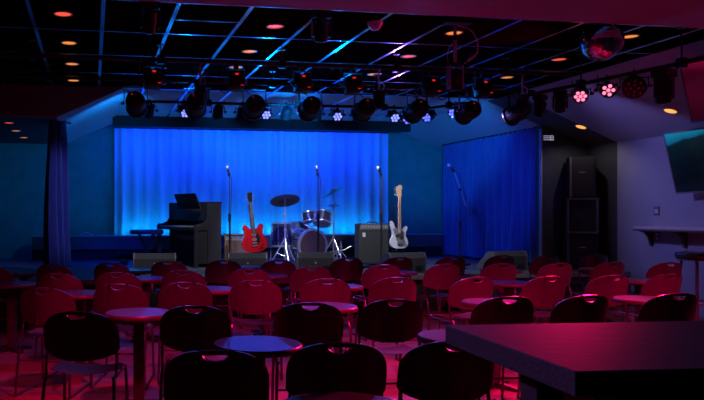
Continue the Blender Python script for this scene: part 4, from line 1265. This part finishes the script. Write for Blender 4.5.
sl = math.atan((ZC - ZW) / (XR - XF))
downlight(581, 126.5, M['can_warm'], on_slope, 'warm downlight in the sloping ceiling near the black return wall', sl, .085)
downlight(670.5, 110.5, M['can_warm'], on_slope, 'warm downlight in the sloping ceiling between the two televisions', sl, .085)
light('warm_can', 'SPOT', on_slope(670.5, 110.5) - Vector((0, 0, .03)), on_slope(670.5, 110.5) - Vector((0.2, 0, 1)), 6, (1, .5, .2), spot_size=1.9, spot_blend=.8)

# ------------------------------------------------------------------ lamp light
# red wash lamps hung on the underside of the plaster beam, aimed at the seats in front of them
for i, x in enumerate((-1.2, .6, 2.4, 4.2, 6.0)):
    q = Vector((x, 3.75, R_(1.6)))
    t_, _m = led_par(.9, M['led_pink'], R=.085, zc=-.17)
    t_.location = q - Vector((0, 0, .045)); t_.rotation_euler.z = 0
    tag(t_, 'red wash lamp, %s from the pale wall under the plaster beam' % ORD[4 - i], 'stage light', 'red wash lamps under the beam')
    light('red_wash', 'SPOT', q + Vector((0, .12, -.28)), (x * .93 + .25, 5.95, 0.0), E_RED * (.2, .9, 1.1, 1.1, .9)[i], COL_RED, spot_size=1.05, spot_blend=.35, shadow_soft_size=.06)
# the two pink-lit lamps of the lengthwise pipe
light('pink_a', 'SPOT', q2 + Vector((-.06, -.14, -.18)), (2.6, 4.6, 0), E_RED_SIDE, COL_PINK, spot_size=.9, spot_blend=.6, shadow_soft_size=.06)
light('pink_b', 'SPOT', on_side(581) + Vector((-.12, -.12, -.17)), (1.2, 4.4, 0), E_RED_SIDE, COL_PINK, spot_size=.95, spot_blend=.6, shadow_soft_size=.06)
# pale light from the round spotlights on the wedges, and from small lamps added on the stage-front pipe on the instruments
for x, tgt in ((.52, (.95, 9.95, .5)), (1.99, (2.2, 10.0, .5)), (2.71, (3.2, 10.0, .5)), (4.14, (4.4, 9.9, .5)), (4.86, (6.0, 9.9, .5))):
    light('white_spot', 'SPOT', (x, Y2 + .22, RZ - .40), tgt, E_WHITE * .5, (.78, .82, 1.0), spot_size=.72, spot_blend=.8, shadow_soft_size=.05)
for x, tgt, e in ((1.75, (1.9, 11.3, .8), .7), (2.75, (2.75, 11.2, .95), 1.0), (3.2, (3.7, 11.7, .9), .7), (3.83, (4.75, 10.9, 1.0), 1.6)):
    o = copy_tree(lp_added); o.location = (x, Y3, R_(1.56)); o.rotation_euler.z = -math.atan2(tgt[0] - x, tgt[1] - Y3) * .5
    tag(o, 'small added lamp on the stage-front pipe turned to the %s' % {1.75: 'piano', 2.75: 'red guitar', 3.2: 'drums', 3.83: 'white bass'}[x], 'stage light')
    light('white_added', 'SPOT', (x, Y3 + .16, R_(1.36)), tgt, E_WHITE * .75 * e, (.85, .86, 1.0), spot_size=.85, spot_blend=.7, shadow_soft_size=.04)
# blue light from the pipe lamps on the long curtain and into the wing
light('blue_spot', 'SPOT', (4.4, Y2 + .25, RZ - .36), (7.1, 11.9, 1.7), E_BLUE, (.015, .07, 1.0), spot_size=.9, spot_blend=.8, shadow_soft_size=.05)
light('blue_spot', 'SPOT', (2.0, Y2 + .25, RZ - .36), (-.5, 10.6, 1.5), E_BLUE * 1.0, (.2, .27, 1.0), spot_size=.6, spot_blend=.8, shadow_soft_size=.05)
# blue light of the small lamps above the stage front, raking the audience ceiling
for px in (184, 265, 337):
    q = on_y(px, Y3); light('blue_small', 'SPOT', (q.x, Y3 - .12, R_(1.32)), (q.x, 7.0, ZC), 70, (0.0, 0.20, 1.0), spot_size=1.0, spot_blend=.5, shadow_soft_size=.05)
o = copy_tree(lp); o.location = (.78, Y3, R_(1.56)); o.rotation_euler.z = .12  # lamp added at the pipe end to light the wing slope blue
tag(o, 'small added stage lamp turned towards the blue-lit wing slope', 'stage light', 'small blue lamps above the stage front')
light('blue_wing', 'SPOT', (.74, Y3 + .30, R_(1.30)), (-.1, 12.2, 2.95), 120, (0.0, 0.26, 1.0), spot_size=1.5, spot_blend=.8, shadow_soft_size=.05)
# blue light of pipe lamps on the stage ceiling and its slopes
for x, tgt, e in ((2.71, (3.1, 11.7, ZC), 420), (4.9, (6.7, 12.8, 2.95), 330)):
    light('blue_up', 'SPOT', (x, Y2 + .22, RZ - .36), tgt, e, (0.0, 0.24, 1.0), spot_size=.8, spot_blend=.8, shadow_soft_size=.05)
q = on_y(394, Y3)
light('violet_small', 'SPOT', (q.x, Y3 - .12, R_(1.32)), (q.x - .4, 5.0, R_(.2)), 40, COL_VIOLET, spot_size=2.0, spot_blend=.8, shadow_soft_size=.05)
light('violet_side', 'SPOT', DB + Vector((.1, -.05, -.22)), (7.9, 7.8, 1.6), 95, (.27, .25, 1.0), spot_size=1.4, spot_blend=.8, shadow_soft_size=.05)
# violet wash from the box-shaped lamps down on the tables
for k, px in enumerate((153, 302, 431)):
    q = on_y(px, Y1); light('violet_wash', 'SPOT', (q.x, Y1 - .02, RZ - .34), (q.x, 6.3, 0), 65, (.26, .10, 1.0), spot_size=1.7, spot_blend=.8, shadow_soft_size=.06)
# the warm downlight beside the black return wall, and an unseen violet lamp added to light the tall table's side
q = on_slope(581, 126.5)
light('warm_can', 'SPOT', q - Vector((0, 0, .03)), (q.x + .3, q.y + .25, 0), 5, (.9, .80, .9), spot_size=2.4, spot_blend=.6)
lv, _m = led_par(.35, M['led_blue']); lv.location = (XL + .25, 2.4, R_(1.6) - .0); lv.rotation_euler.z = -PI / 2
MB().tube([(0, 0, -.03), (0, 0, ZC - lv.location.z)], .012, 6).build('drop_rod', M['fixture'], lv)
tag(lv, 'added unseen violet lamp hung at the dark side wall', 'stage light')
light('violet_added', 'SPOT', lv.location + Vector((.14, 0, -.22)), (1.5, 1.6, 1.0), 190, (.50, .25, 1.0), spot_size=.5, spot_blend=.7, shadow_soft_size=.05)
light('pink_c', 'SPOT', q2 + Vector((-.12, -.05, -.16)), (2.6, 6.2, 3.05), 70, COL_PINK, spot_size=1.0, spot_blend=.6, shadow_soft_size=.05)
# deep blue pools on the stage floor behind the instruments
for x, tgt in ((1.25, (.5, 12.2, .5)), (3.44, (3.3, 12.6, .5))):
    light('blue_floor', 'SPOT', (x, Y2 + .22, RZ - .38), tgt, 330, COL_BLUE, spot_size=.5, spot_blend=.7, shadow_soft_size=.05)
